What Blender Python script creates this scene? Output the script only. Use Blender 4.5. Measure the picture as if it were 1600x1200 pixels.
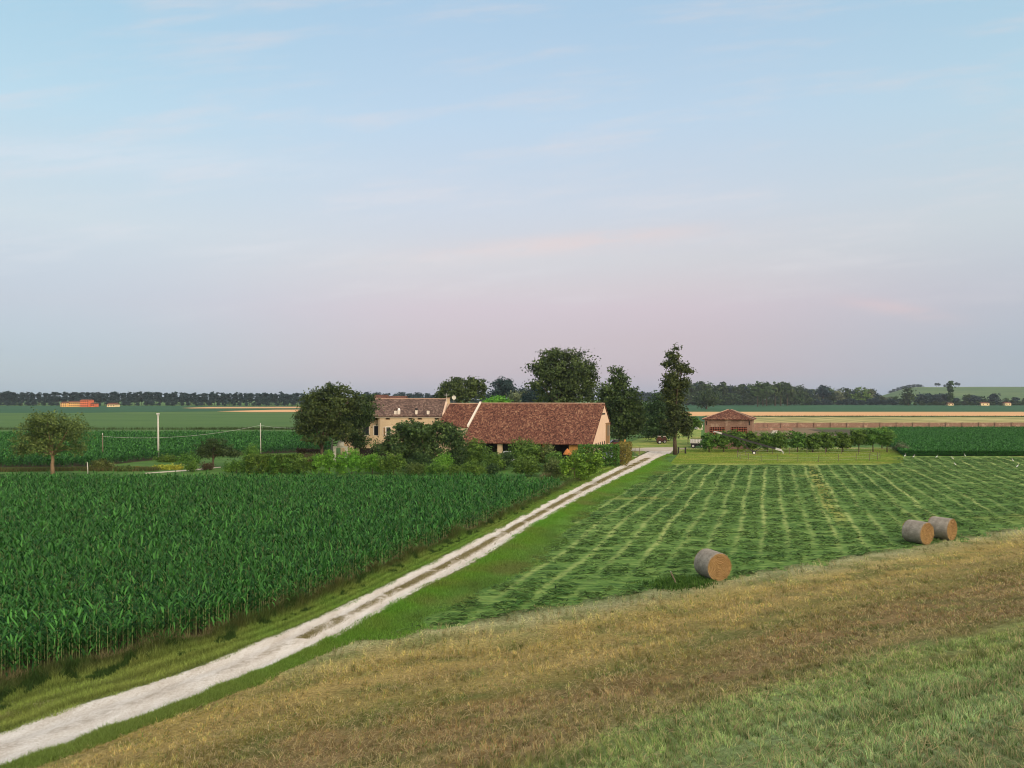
import bpy, math, random
import numpy as np
from mathutils import Vector

# ------------------------------------------------------------------ camera, sky, sun, exposure
for o in list(bpy.data.objects):
    bpy.data.objects.remove(o)
SC = bpy.context.scene
COL = SC.collection
F, H, HZ = 1180.0, 10.0, 620.0        # focal length in photo pixels, eye height (m), horizon row
cam_d = bpy.data.cameras.new('camera')
cam = bpy.data.objects.new('camera', cam_d)
COL.objects.link(cam)
cam.location = (0, 0, H)
cam.rotation_euler = (math.radians(90), 0, 0)
cam_d.sensor_width = 36
cam_d.lens = 36 * F / 1600
cam_d.shift_y = (HZ - 600) / 1600
cam_d.clip_start, cam_d.clip_end = 0.1, 20000
SC.camera = cam
SC.view_settings.view_transform = 'Standard'
SC.view_settings.look = 'None'
SC.view_settings.exposure = 0.0
SC.view_settings.gamma = 1.0
SC.view_settings.use_curve_mapping = False
SC.cycles.use_denoising = True
SC.cycles.filter_width = 1.05
SC.cycles.denoiser = 'OPENIMAGEDENOISE'
SC.cycles.denoising_input_passes = 'RGB_ALBEDO_NORMAL'
SC.cycles.denoising_prefilter = 'ACCURATE'
SC.cycles.max_bounces = 6
SC.cycles.transparent_max_bounces = 8
SC.cycles.volume_bounces = 0
SC.cycles.use_light_tree = False


def lin(r, g, b):
    f = lambda c: ((c / 255 + 0.055) / 1.055) ** 2.4 if c > 10 else c / 255 / 12.92
    return (f(r), f(g), f(b), 1.0)


SUN_AZ = math.radians(146)            # compass-style from +Y towards +X: behind the camera, to the right
SUN_EL = math.radians(24)
sd = Vector((math.sin(SUN_AZ) * math.cos(SUN_EL), math.cos(SUN_AZ) * math.cos(SUN_EL), math.sin(SUN_EL)))
sun_d = bpy.data.lights.new('sun', 'SUN')
sun_d.energy = 2.1
sun_d.angle = math.radians(40)
sun_d.color = (1.0, 0.80, 0.56)
sun = bpy.data.objects.new('sun', sun_d)
COL.objects.link(sun)
sun.rotation_euler = sd.to_track_quat('Z', 'Y').to_euler()
sun.location = (40, -60, 40)

W = bpy.data.worlds.new('World')
SC.world = W
W.use_nodes = True


class NT:
    """tiny node-tree helper"""
    def __init__(s, nt):
        s.nt = nt
        nt.nodes.clear()

    def n(s, t, **kw):
        x = s.nt.nodes.new(t)
        for k, v in kw.items():
            if k == 'inp':
                for a, b in v.items():
                    if hasattr(b, 'is_output'):
                        s.nt.links.new(b, x.inputs[a])
                    else:
                        x.inputs[a].default_value = b
            else:
                setattr(x, k, v)
        return x

    def math(s, op, a, b=0.0, c=0.0, clamp=False):
        x = s.n('ShaderNodeMath', operation=op, use_clamp=clamp, inp={0: a, 1: b})
        if op in ('SMOOTH_MIN', 'MULTIPLY_ADD', 'COMPARE'):
            x.inputs[2].default_value = c
        return x.outputs[0]

    def sstep(s, v, lo, hi):
        x = s.n('ShaderNodeMapRange', interpolation_type='SMOOTHSTEP', inp={0: v, 1: lo, 2: hi, 3: 0.0, 4: 1.0})
        return x.outputs[0]

    def mix(s, f, a, b, mode='MIX'):
        x = s.n('ShaderNodeMix', data_type='RGBA', blend_type=mode, clamp_factor=True)
        for k, v in ((0, f), (6, a), (7, b)):
            if hasattr(v, 'is_output'):
                s.nt.links.new(v, x.inputs[k])
            else:
                x.inputs[k].default_value = v
        return x.outputs[2]

    def ramp(s, v, stops, interp='LINEAR'):
        x = s.n('ShaderNodeValToRGB')
        r = x.color_ramp
        r.interpolation = interp
        while len(r.elements) < len(stops):
            r.elements.new(0.5)
        for e, (p, c) in zip(r.elements, stops):
            e.position = p
            e.color = c
        s.nt.links.new(v, x.inputs[0])
        return x.outputs[0]

    def noise(s, vec, scale, detail=3.0, rough=0.55, out=0, **kw):
        x = s.n('ShaderNodeTexNoise', inp={'Scale': scale, 'Detail': detail, 'Roughness': rough}, **kw)
        if vec is not None:
            s.nt.links.new(vec, x.inputs['Vector'])
        return x.outputs[out]


def build_sky():
    t = NT(W.node_tree)
    tc = t.n('ShaderNodeTexCoord').outputs['Generated']
    sp = t.n('ShaderNodeSeparateXYZ', inp={0: tc})
    x, y, z = sp.outputs
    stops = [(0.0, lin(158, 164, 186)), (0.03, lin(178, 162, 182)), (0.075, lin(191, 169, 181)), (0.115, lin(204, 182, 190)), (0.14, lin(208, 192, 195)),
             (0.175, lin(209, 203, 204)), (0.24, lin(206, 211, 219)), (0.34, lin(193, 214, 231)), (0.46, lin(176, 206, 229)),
             (0.66, lin(216, 222, 228)), (1.0, lin(250, 246, 240))]  # top stops: unseen upper sky brightened to light the levee slope
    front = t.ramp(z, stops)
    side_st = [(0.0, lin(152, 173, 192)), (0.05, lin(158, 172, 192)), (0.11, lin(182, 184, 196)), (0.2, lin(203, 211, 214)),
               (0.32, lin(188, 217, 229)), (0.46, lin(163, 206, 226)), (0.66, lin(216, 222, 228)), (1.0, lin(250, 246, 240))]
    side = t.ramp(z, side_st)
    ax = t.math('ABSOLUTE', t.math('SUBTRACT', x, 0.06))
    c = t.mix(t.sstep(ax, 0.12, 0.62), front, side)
    # cirrus veil and one long wisp
    yy = t.math('MAXIMUM', y, 0.05)
    px = t.math('DIVIDE', x, yy)
    pz = t.math('DIVIDE', z, yy)
    cv = t.n('ShaderNodeCombineXYZ', inp={0: t.math('MULTIPLY', px, 2.2), 1: t.math('MULTIPLY', t.math('SUBTRACT', pz, t.math('MULTIPLY', px, 0.11)), 15.0), 2: 0.0}).outputs[0]
    n1 = t.noise(cv, 1.6, 5.0, 0.6)
    veil = t.math('MULTIPLY', t.sstep(n1, 0.46, 0.78), t.sstep(z, 0.06, 0.2))
    c = t.mix(t.math('MULTIPLY', veil, 0.5), c, lin(226, 219, 219))
    def wisp(x0, z0, sl, lx, lz, amt):
        dx = t.math('SUBTRACT', px, x0)
        dz = t.math('SUBTRACT', t.math('SUBTRACT', pz, z0), t.math('MULTIPLY', dx, sl))
        e = t.math('ADD', t.math('POWER', t.math('DIVIDE', dx, lx), 2.0), t.math('POWER', t.math('DIVIDE', dz, lz), 2.0))
        g = t.math('EXPONENT', t.math('MULTIPLY', e, -1.0))
        n2 = t.noise(cv, 5.0, 5.0, 0.65)
        return t.math('MULTIPLY', t.math('MULTIPLY', g, t.sstep(n2, 0.2, 0.6)), amt)
    c = t.mix(wisp(0.07, 0.203, 0.10, 0.17, 0.011, 1.0), c, lin(228, 207, 201))
    c = t.mix(wisp(0.02, 0.193, 0.06, 0.28, 0.02, 0.4), c, lin(220, 206, 204))
    c = t.mix(wisp(0.50, 0.118, -0.16, 0.07, 0.010, 0.65), c, lin(212, 186, 190))
    c = t.mix(wisp(-0.55, 0.32, -0.05, 0.3, 0.02, 0.45), c, lin(222, 224, 228))
    # the bright after-glow behind the camera (west)
    dt = t.n('ShaderNodeVectorMath', operation='DOT_PRODUCT', inp={0: tc, 1: tuple(sd)}).outputs['Value']
    glow = t.math('MULTIPLY', t.sstep(dt, -0.1, 1.0), t.math('SUBTRACT', 1.15, z))
    warm = t.mix(glow, (0, 0, 0, 1), (2.0, 1.45, 0.95, 1))
    c = t.mix(1.0, c, warm, 'ADD')
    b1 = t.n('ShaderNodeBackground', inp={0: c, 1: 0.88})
    sky = t.n('ShaderNodeTexSky', sky_type='NISHITA', sun_disc=False, sun_elevation=SUN_EL, sun_rotation=SUN_AZ)
    b2 = t.n('ShaderNodeBackground', inp={0: sky.outputs[0], 1: 0.03})
    sw = t.n('ShaderNodeAddShader', inp={0: b1.outputs[0], 1: b2.outputs[0]})
    t.n('ShaderNodeOutputWorld', inp={0: sw.outputs[0]})


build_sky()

# ------------------------------------------------------------------ helpers
rng = np.random.default_rng(11)
random.seed(5)


def G(u, v, z=0.0):
    Y = F * (H - z) / (v - HZ)
    return np.array([(u - 800) / F * Y, Y, z])


def P(u, v, Y):
    return np.array([(u - 800) / F * Y, Y, H - (v - HZ) / F * Y])


def yb(v):
    return F * H / (v - HZ)


NS = np.array([-.507, .862])
TS = np.array([.862, .507])


def levee_s(x, y):
    return NS[0] * x + NS[1] * y


def terrain(x, y):
    t = np.clip(levee_s(np.asarray(x, float), np.asarray(y, float)) / 30.0, 0, 1)
    return 8.4 * (1 - t) ** 1.7


_perm = np.random.default_rng(3).random((256, 256))


def vnoise(x, y):
    x = np.asarray(x, float); y = np.asarray(y, float)
    xi = np.floor(x).astype(int); yi = np.floor(y).astype(int)
    fx = x - xi; fy = y - yi
    fx = fx * fx * (3 - 2 * fx); fy = fy * fy * (3 - 2 * fy)
    a = _perm[xi & 255, yi & 255]; b = _perm[(xi + 1) & 255, yi & 255]
    c = _perm[xi & 255, (yi + 1) & 255]; d = _perm[(xi + 1) & 255, (yi + 1) & 255]
    return (a * (1 - fx) + b * fx) * (1 - fy) + (c * (1 - fx) + d * fx) * fy


def fbm(x, y, o=3):
    s = 0; a = 0.5; n = 0
    for k in range(o):
        s = s + a * vnoise(x * 2 ** k + 17 * k, y * 2 ** k + 31 * k); n += a; a *= 0.5
    return s / n


def np_mesh(name, verts, faces, mats, v=None, col=None, smooth=False, fm=None):
    """faces: (n,k) int array or list of such arrays; v: per-vertex float; col: per-vertex rgb"""
    me = bpy.data.meshes.new(name)
    verts = np.asarray(verts, np.float32).reshape(-1, 3)
    fl = faces if isinstance(faces, list) else [faces]
    fl = [np.asarray(f, np.int32) for f in fl if len(f)]
    loops = np.concatenate([f.ravel() for f in fl])
    sizes = np.concatenate([np.full(len(f), f.shape[1], np.int32) for f in fl])
    starts = np.concatenate([[0], np.cumsum(sizes)[:-1]]).astype(np.int32)
    me.vertices.add(len(verts)); me.vertices.foreach_set('co', verts.ravel())
    me.loops.add(len(loops)); me.loops.foreach_set('vertex_index', loops)
    me.polygons.add(len(sizes)); me.polygons.foreach_set('loop_start', starts)
    me.polygons.foreach_set('loop_total', sizes)
    if fm is not None:
        me.polygons.foreach_set('material_index', np.asarray(fm, np.int32))
    if smooth:
        me.polygons.foreach_set('use_smooth', np.ones(len(sizes), bool))
    if v is not None:
        a = me.attributes.new('v', 'FLOAT', 'POINT'); a.data.foreach_set('value', np.asarray(v, np.float32))
    if col is not None:
        a = me.attributes.new('tint', 'FLOAT_COLOR', 'POINT')
        c = np.ones((len(verts), 4), np.float32); c[:, :3] = col
        a.data.foreach_set('color', c.ravel())
    me.update(calc_edges=True)
    for m in (mats if isinstance(mats, (list, tuple)) else [mats]):
        me.materials.append(m)
    return me


def link(name, me, parent=None, loc=(0, 0, 0), label=None, cat=None, group=None, kind=None, rz=0.0):
    o = bpy.data.objects.new(name, me)
    COL.objects.link(o)
    o.location = tuple(loc)
    o.rotation_euler.z = rz
    if parent is not None:
        o.parent = parent
    for k, x in (('label', label), ('category', cat), ('group', group), ('kind', kind)):
        if x:
            o[k] = x
    return o


def thing(name, label, cat, loc=(0, 0, 0), group=None, rz=0.0):
    return link(name, None, None, loc, label, cat, group, None, rz)


class MB:
    """collects boxes, tubes, polygons into one mesh"""
    def __init__(s):
        s.v = []; s.f = {3: [], 4: []}; s.n = 0; s.ng = []

    def add(s, verts, faces):
        verts = np.asarray(verts, float).reshape(-1, 3)
        s.v.append(verts)
        for f in faces:
            f = [i + s.n for i in f]
            if len(f) in (3, 4):
                s.f[len(f)].append(f)
            else:
                s.ng.append(f)
        s.n += len(verts)
        return s

    def box(s, c, size, ax=None, bev=0.0):
        """centre, size; ax = (ex,ey,ez) axes"""
        c = np.asarray(c, float); h = np.asarray(size, float) / 2
        ex, ey, ez = (np.eye(3) if ax is None else np.asarray(ax, float))
        pts = [c + ex * a * h[0] + ey * b * h[1] + ez * d * h[2] for d in (-1, 1) for b in (-1, 1) for a in (-1, 1)]
        return s.add(pts, [(0, 2, 3, 1), (4, 5, 7, 6), (0, 1, 5, 4), (2, 6, 7, 3), (0, 4, 6, 2), (1, 3, 7, 5)])

    def prism(s, poly, vec):
        """polygon (list of 3d points) extruded by vec"""
        p = np.asarray(poly, float); n = len(p)
        pts = np.vstack([p, p + np.asarray(vec, float)])
        fs = [tuple(range(n))[::-1], tuple(range(n, 2 * n))]
        fs += [(i, (i + 1) % n, n + (i + 1) % n, n + i) for i in range(n)]
        return s.add(pts, fs)

    def tube(s, pts, rad, k=7):
        pts = np.asarray(pts, float); m = len(pts)
        rad = np.broadcast_to(np.asarray(rad, float), (m,))
        vs = []
        for i in range(m):
            d = pts[min(i + 1, m - 1)] - pts[max(i - 1, 0)]
            d = d / (np.linalg.norm(d) + 1e-9)
            a = np.cross(d, [0, 0, 1.0]) if abs(d[2]) < 0.95 else np.cross(d, [1.0, 0, 0])
            a /= np.linalg.norm(a); b = np.cross(d, a)
            for j in range(k):
                t = 2 * math.pi * j / k
                vs.append(pts[i] + rad[i] * (a * math.cos(t) + b * math.sin(t)))
        fs = [(i * k + j, i * k + (j + 1) % k, (i + 1) * k + (j + 1) % k, (i + 1) * k + j) for i in range(m - 1) for j in range(k)]
        fs += [tuple(range(k))[::-1], tuple((m - 1) * k + j for j in range(k))]
        return s.add(vs, fs)

    def lathe(s, prof, c=(0, 0, 0), k=16):
        c = np.asarray(c, float); vs = []
        for r, z in prof:
            for j in range(k):
                t = 2 * math.pi * j / k
                vs.append(c + np.array([r * math.cos(t), r * math.sin(t), z]))
        m = len(prof)
        fs = [(i * k + j, i * k + (j + 1) % k, (i + 1) * k + (j + 1) % k, (i + 1) * k + j) for i in range(m - 1) for j in range(k)]
        return s.add(vs, fs)

    def mesh(s, name, mat, smooth=False):
        me = bpy.data.meshes.new(name)
        me.from_pydata([tuple(x) for x in np.vstack(s.v)], [], s.f[4] + s.f[3] + s.ng)
        if smooth:
            me.polygons.foreach_set('use_smooth', np.ones(len(me.polygons), bool))
        me.materials.append(mat)
        me.update()
        return me

    def build(s, name, mat, parent=None, smooth=False, **kw):
        return link(name, s.mesh(name, mat, smooth), parent, **kw)


# ------------------------------------------------------------------ materials
def new_mat(name):
    m = bpy.data.materials.new(name)
    m.use_nodes = True
    return m, NT(m.node_tree)


def finish(t, col, rough=0.85, bump=None, bstr=0.3, bdist=0.05, spec=0.3, trans=0.0, sub=None):
    p = t.n('ShaderNodeBsdfPrincipled', inp={'Base Color': col, 'Roughness': rough, 'Specular IOR Level': spec})
    if bump is not None:
        b = t.n('ShaderNodeBump', inp={'Strength': bstr, 'Distance': bdist, 'Height': bump})
        t.nt.links.new(b.outputs[0], p.inputs['Normal'])
    out = p.outputs[0]
    if trans > 0:
        tr = t.n('ShaderNodeBsdfTranslucent', inp={0: col})
        out = t.n('ShaderNodeMixShader', inp={0: trans, 1: p.outputs[0], 2: tr.outputs[0]}).outputs[0]
    t.n('ShaderNodeOutputMaterial', inp={0: out})


def coord(t):
    return t.n('ShaderNodeTexCoord').outputs['Object']


def mat_mottle(name, stops, scale=1.0, fine=12.0, rough=0.9, bstr=0.3, bdist=0.03, spec=0.2, stretch=None):
    """mottled colour: big noise + fine noise through a ramp"""
    m, t = new_mat(name)
    c = coord(t)
    if stretch:
        c = t.n('ShaderNodeMapping', inp={0: c, 'Rotation': (0, 0, stretch[0]), 'Scale': stretch[1]}).outputs[0]
    a = t.noise(c, scale, 4.0, 0.6)
    b = t.noise(c, fine, 3.0, 0.6)
    f = t.math('ADD', t.math('MULTIPLY', a, 0.55), t.math('MULTIPLY', b, 0.45))
    finish(t, t.ramp(f, stops), rough, b, bstr, bdist, spec)
    return m


def mat_leaf(name, dark, light, trans=0.25, rough=0.6, spec=0.3, objvar=0.12, clump=0.0):
    m, t = new_mat(name)
    a = t.n('ShaderNodeAttribute', attribute_name='v').outputs['Fac']
    mid = tuple((dark[i] + light[i]) / 2 for i in range(3)) + (1,)
    c = t.ramp(a, [(0.0, dark + (1,)), (0.55, mid), (1.0, light + (1,))])
    if objvar:
        r = t.n('ShaderNodeObjectInfo').outputs['Random']
        hs = t.n('ShaderNodeHueSaturation', inp={'Hue': t.math('ADD', t.math('MULTIPLY', r, objvar * 0.3), 0.5 - objvar * 0.15),
                                              'Value': t.math('ADD', t.math('MULTIPLY', r, objvar * 2.5), 1 - objvar * 1.25), 'Color': c})
        c = hs.outputs[0]
    finish(t, c, rough, spec=spec, trans=trans)
    return m


def mat_tint(name, trans=0.2, rough=0.8):
    m, t = new_mat(name)
    a = t.n('ShaderNodeAttribute', attribute_name='tint').outputs['Color']
    finish(t, a, rough, spec=0.15, trans=trans)
    return m


def mat_plain(name, rgb, rough=0.8, var=0.15, scale=6.0, spec=0.3, bstr=0.15, metal=0.0):
    m, t = new_mat(name)
    n = t.noise(coord(t), scale, 4.0, 0.6)
    c = t.ramp(n, [(0.25, tuple(x * (1 - var) for x in rgb) + (1,)), (0.75, tuple(min(1, x * (1 + var)) for x in rgb) + (1,))])
    finish(t, c, rough, n, bstr, 0.02, spec)
    return m


def mat_roof(name, stops, cell=4.6, rot=0.0, rowscale=0.42, moss=None):
    """clay pan tiles: random tile colours + row relief. Object space; v along slope comes from UV"""
    m, t = new_mat(name)
    uv = t.n('ShaderNodeUVMap').outputs[0]
    mp = t.n('ShaderNodeMapping', inp={0: uv, 'Scale': (cell, cell * rowscale * 1.6, 1)}).outputs[0]
    vo = t.n('ShaderNodeTexVoronoi', inp={'Vector': mp, 'Scale': 1.0, 'Randomness': 0.55})
    r = t.n('ShaderNodeSeparateColor', inp={0: vo.outputs['Color']}).outputs[0]
    big = t.noise(uv, 0.35, 4.0, 0.6)
    f = t.math('ADD', t.math('MULTIPLY', r, 0.75), t.math('MULTIPLY', t.math('SUBTRACT', big, 0.25), 0.5))
    c = t.ramp(f, stops)
    w = t.n('ShaderNodeTexWave', wave_type='BANDS', bands_direction='X', inp={'Vector': uv, 'Scale': cell * 0.32, 'Distortion': 0.4})
    h = t.math('ADD', t.math('MULTIPLY', w.outputs[1], 0.6), t.math('MULTIPLY', vo.outputs['Distance'], -0.5))
    finish(t, c, 0.9, h, 0.8, 0.06, 0.15)
    return m


M = {}
M['wood_grey'] = mat_plain('weathered_wood', (0.16, 0.13, 0.09), var=0.35, scale=14)
M['bark'] = mat_mottle('bark', [(0.3, (0.035, 0.026, 0.018, 1)), (0.7, (0.12, 0.09, 0.06, 1))], 3.0, 18.0, bstr=0.7)
M['bark_pale'] = mat_mottle('pale_bark', [(0.3, (0.11, 0.075, 0.045, 1)), (0.7, (0.30, 0.21, 0.13, 1))], 3.0, 18.0, bstr=0.7)
M['concrete'] = mat_plain('pale_concrete', (0.46, 0.46, 0.40), var=0.18, scale=5)
M['stucco'] = mat_mottle('cream_stucco', [(0.3, (0.44, 0.335, 0.22, 1)), (0.7, (0.58, 0.46, 0.31, 1))], 0.5, 5.0, bstr=0.15)
M['stucco_pink_lit'] = mat_mottle('lit_peach_stucco', [(0.3, (0.58, 0.41, 0.30, 1)), (0.7, (0.70, 0.52, 0.39, 1))], 0.5, 5.0, bstr=0.15)  # warm light on the right-hand gables put into the stucco colour
M['plaster'] = mat_plain('white_plaster', (0.66, 0.60, 0.52), var=0.15, scale=3)
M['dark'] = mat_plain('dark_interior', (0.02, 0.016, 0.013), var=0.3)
M['glass'] = mat_plain('dark_glass', (0.02, 0.025, 0.03), rough=0.12, var=0.1, spec=0.5)
M['ochre_wood'] = mat_plain('ochre_boarding', (0.52, 0.27, 0.08), var=0.2, scale=4)
M['brown_wood'] = mat_plain('brown_wood', (0.22, 0.13, 0.06), var=0.25, scale=6)
M['metal_dark'] = mat_plain('dark_steel', (0.035, 0.035, 0.035), rough=0.8, var=0.3)
M['metal_pale'] = mat_plain('galvanised_steel', (0.50, 0.50, 0.48), rough=0.45, var=0.2)
M['white_paint'] = mat_plain('white_paint', (0.78, 0.78, 0.76), rough=0.5, var=0.06)
M['rust'] = mat_plain('rusty_red_paint', (0.085, 0.032, 0.022), rough=0.7, var=0.35)
M['black'] = mat_plain('black_paint', (0.012, 0.012, 0.012), rough=0.6, var=0.2)
M['rubber'] = mat_plain('black_rubber', (0.015, 0.015, 0.015), rough=0.85, var=0.2)
M['car_blue'] = mat_plain('pale_blue_car_paint', (0.30, 0.38, 0.46), rough=0.3, var=0.04, spec=0.6)
M['car_red'] = mat_plain('dark_red_car_paint', (0.16, 0.02, 0.02), rough=0.3, var=0.05, spec=0.6)
M['car_white'] = mat_plain('white_car_paint', (0.6, 0.62, 0.62), rough=0.3, var=0.04, spec=0.6)
M['orange'] = mat_plain('orange_canvas', (0.55, 0.21, 0.06), rough=0.9, var=0.12)
TILE = [(0.12, (0.050, 0.020, 0.014, 1)), (0.40, (0.110, 0.044, 0.030, 1)), (0.66, (0.160, 0.068, 0.044, 1)), (0.86, (0.25, 0.13, 0.080, 1)), (1.0, (0.34, 0.23, 0.14, 1))]
TILE_OLD = [(0.12, (0.065, 0.042, 0.035, 1)), (0.45, (0.115, 0.073, 0.058, 1)), (0.75, (0.165, 0.108, 0.086, 1)), (1.0, (0.27, 0.20, 0.155, 1))]
M['tiles'] = mat_roof('clay_roof_tiles', TILE, 5.6)
M['tiles_old'] = mat_roof('weathered_roof_tiles', TILE_OLD, 4.0)
M['ridge'] = mat_plain('ridge_tiles', (0.36, 0.24, 0.17), var=0.3, scale=3)


def mat_brick(name):
    m, t = new_mat(name)
    uv = t.n('ShaderNodeUVMap').outputs[0]
    b = t.n('ShaderNodeTexBrick', inp={'Vector': uv, 'Color1': (0.155, 0.072, 0.050, 1), 'Color2': (0.23, 0.12, 0.085, 1), 'Mortar': (0.30, 0.22, 0.17, 1),
                                       'Scale': 1.0, 'Mortar Size': 0.012, 'Brick Width': 0.26, 'Row Height': 0.075})
    n = t.noise(uv, 0.8, 5.0, 0.65)
    c = t.mix(t.sstep(n, 0.5, 0.72), b.outputs[0], (0.40, 0.29, 0.22, 1))
    c = t.mix(t.math('MULTIPLY', t.sstep(t.noise(uv, 2.2, 4.0, 0.6), 0.52, 0.75), 0.6), c, (0.10, 0.055, 0.045, 1))
    finish(t, c, 0.92, b.outputs[1], 0.3, 0.02, 0.15)
    return m


M['brick'] = mat_brick('old_brick')


def mat_lattice(name):
    m, t = new_mat(name)
    uv = t.n('ShaderNodeUVMap').outputs[0]
    mp = t.n('ShaderNodeMapping', inp={0: uv, 'Rotation': (0, 0, math.radians(45)), 'Scale': (3.2, 3.2, 1)}).outputs[0]
    ch = t.n('ShaderNodeTexChecker', inp={'Vector': mp, 'Scale': 1.0, 'Color1': (0.025, 0.010, 0.008, 1), 'Color2': (0.24, 0.085, 0.055, 1)})
    finish(t, ch.outputs[0], 0.9, ch.outputs[1], 0.8, 0.1, 0.1)
    return m


M['lattice'] = mat_lattice('pierced_brick_lattice')


def face_uv(me, eu, ev):
    """UV = position projected on two directions (metres)"""
    n = len(me.loops)
    li = np.empty(n, np.int32); me.loops.foreach_get('vertex_index', li)
    co = np.empty(len(me.vertices) * 3, np.float32); me.vertices.foreach_get('co', co)
    co = co.reshape(-1, 3)[li]
    uv = np.stack([co @ np.asarray(eu, np.float32), co @ np.asarray(ev, np.float32)], 1)
    l = me.uv_layers.new(name='UVMap')
    l.data.foreach_set('uv', uv.astype(np.float32).ravel())


# ------------------------------------------------------------------ ground, fields, levee, road
def sheet(name, pts, mat, z, label=None, kind='structure', sub=0):
    pts = np.asarray([(p[0], p[1], 0) for p in pts], float)
    me = bpy.data.meshes.new(name)
    me.from_pydata([tuple(p) for p in pts], [], [tuple(range(len(pts)))])
    me.materials.append(mat); me.update()
    o = link(name, me, kind=kind, loc=(0, 0, z))
    if label:
        o['label'] = label
    return o


def slab(name, pts, mat, h, z0=-0.05, **kw):
    pts = [(p[0], p[1], z0) for p in pts]
    a = sum(pts[i][0] * pts[(i + 1) % len(pts)][1] - pts[(i + 1) % len(pts)][0] * pts[i][1] for i in range(len(pts)))
    if a < 0:
        pts = pts[::-1]
    return MB().prism(pts, (0, 0, h - z0)).build(name, mat, **kw)


GR = [(0.28, (0.028, 0.080, 0.012, 1)), (0.5, (0.065, 0.150, 0.024, 1)), (0.72, (0.13, 0.21, 0.042, 1))]
M['grass'] = mat_mottle('verge_grass', GR, 0.35, 5.0, bstr=0.6, bdist=0.08)
M['lawn'] = mat_mottle('mown_lawn', [(0.36, (0.07, 0.15, 0.022, 1)), (0.5, (0.19, 0.26, 0.045, 1)), (0.64, (0.40, 0.37, 0.10, 1))], 0.14, 1.1, bstr=0.4, bdist=0.05)
M['far_green'] = mat_mottle('pale_green_field', [(0.3, (0.034, 0.100, 0.016, 1)), (0.7, (0.085, 0.160, 0.030, 1))], 0.02, 0.25, stretch=(0.35, (0.25, 1, 1)), bstr=0.1)
M['far_dark'] = mat_mottle('dark_green_field', [(0.3, (0.012, 0.068, 0.022, 1)), (0.7, (0.026, 0.100, 0.034, 1))], 0.03, 0.3, bstr=0.1)
M['wheat'] = mat_mottle('ripe_wheat', [(0.3, (0.55, 0.30, 0.13, 1)), (0.7, (0.70, 0.42, 0.20, 1))], 0.03, 0.5, stretch=(0.0, (0.2, 1, 1)), bstr=0.1)
M['soil'] = mat_mottle('bare_soil', [(0.3, (0.12, 0.085, 0.045, 1)), (0.7, (0.22, 0.165, 0.09, 1))], 0.1, 2.0, bstr=0.4)
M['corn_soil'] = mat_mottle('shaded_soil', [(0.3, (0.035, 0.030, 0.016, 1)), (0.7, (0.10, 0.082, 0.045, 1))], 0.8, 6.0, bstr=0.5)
M['gravel'] = mat_mottle('pale_gravel', [(0.3, (0.40, 0.34, 0.27, 1)), (0.7, (0.62, 0.55, 0.46, 1))], 0.4, 9.0, bstr=0.4)
M['hedge_line'] = mat_mottle('ditch_weeds', [(0.3, (0.02, 0.03, 0.01, 1)), (0.7, (0.06, 0.07, 0.03, 1))], 0.2, 1.0)


def mat_stubble():
    m, t = new_mat('straw_stubble')
    c = coord(t)
    mp = t.n('ShaderNodeMapping', inp={0: c, 'Rotation': (0, 0, math.radians(24)), 'Scale': (1.0, 0.05, 1)}).outputs[0]
    a = t.noise(mp, 0.22, 3.0, 0.6)
    b = t.noise(c, 0.05, 3.0, 0.5)
    f = t.math('ADD', t.math('MULTIPLY', a, 0.75), t.math('MULTIPLY', b, 0.25))
    finish(t, t.ramp(f, [(0.34, (0.15, 0.17, 0.045, 1)), (0.5, (0.30, 0.27, 0.085, 1)), (0.64, (0.50, 0.42, 0.18, 1))]), 0.9, a, 0.3, 0.1)
    return m


M['stubble'] = mat_stubble()


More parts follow.
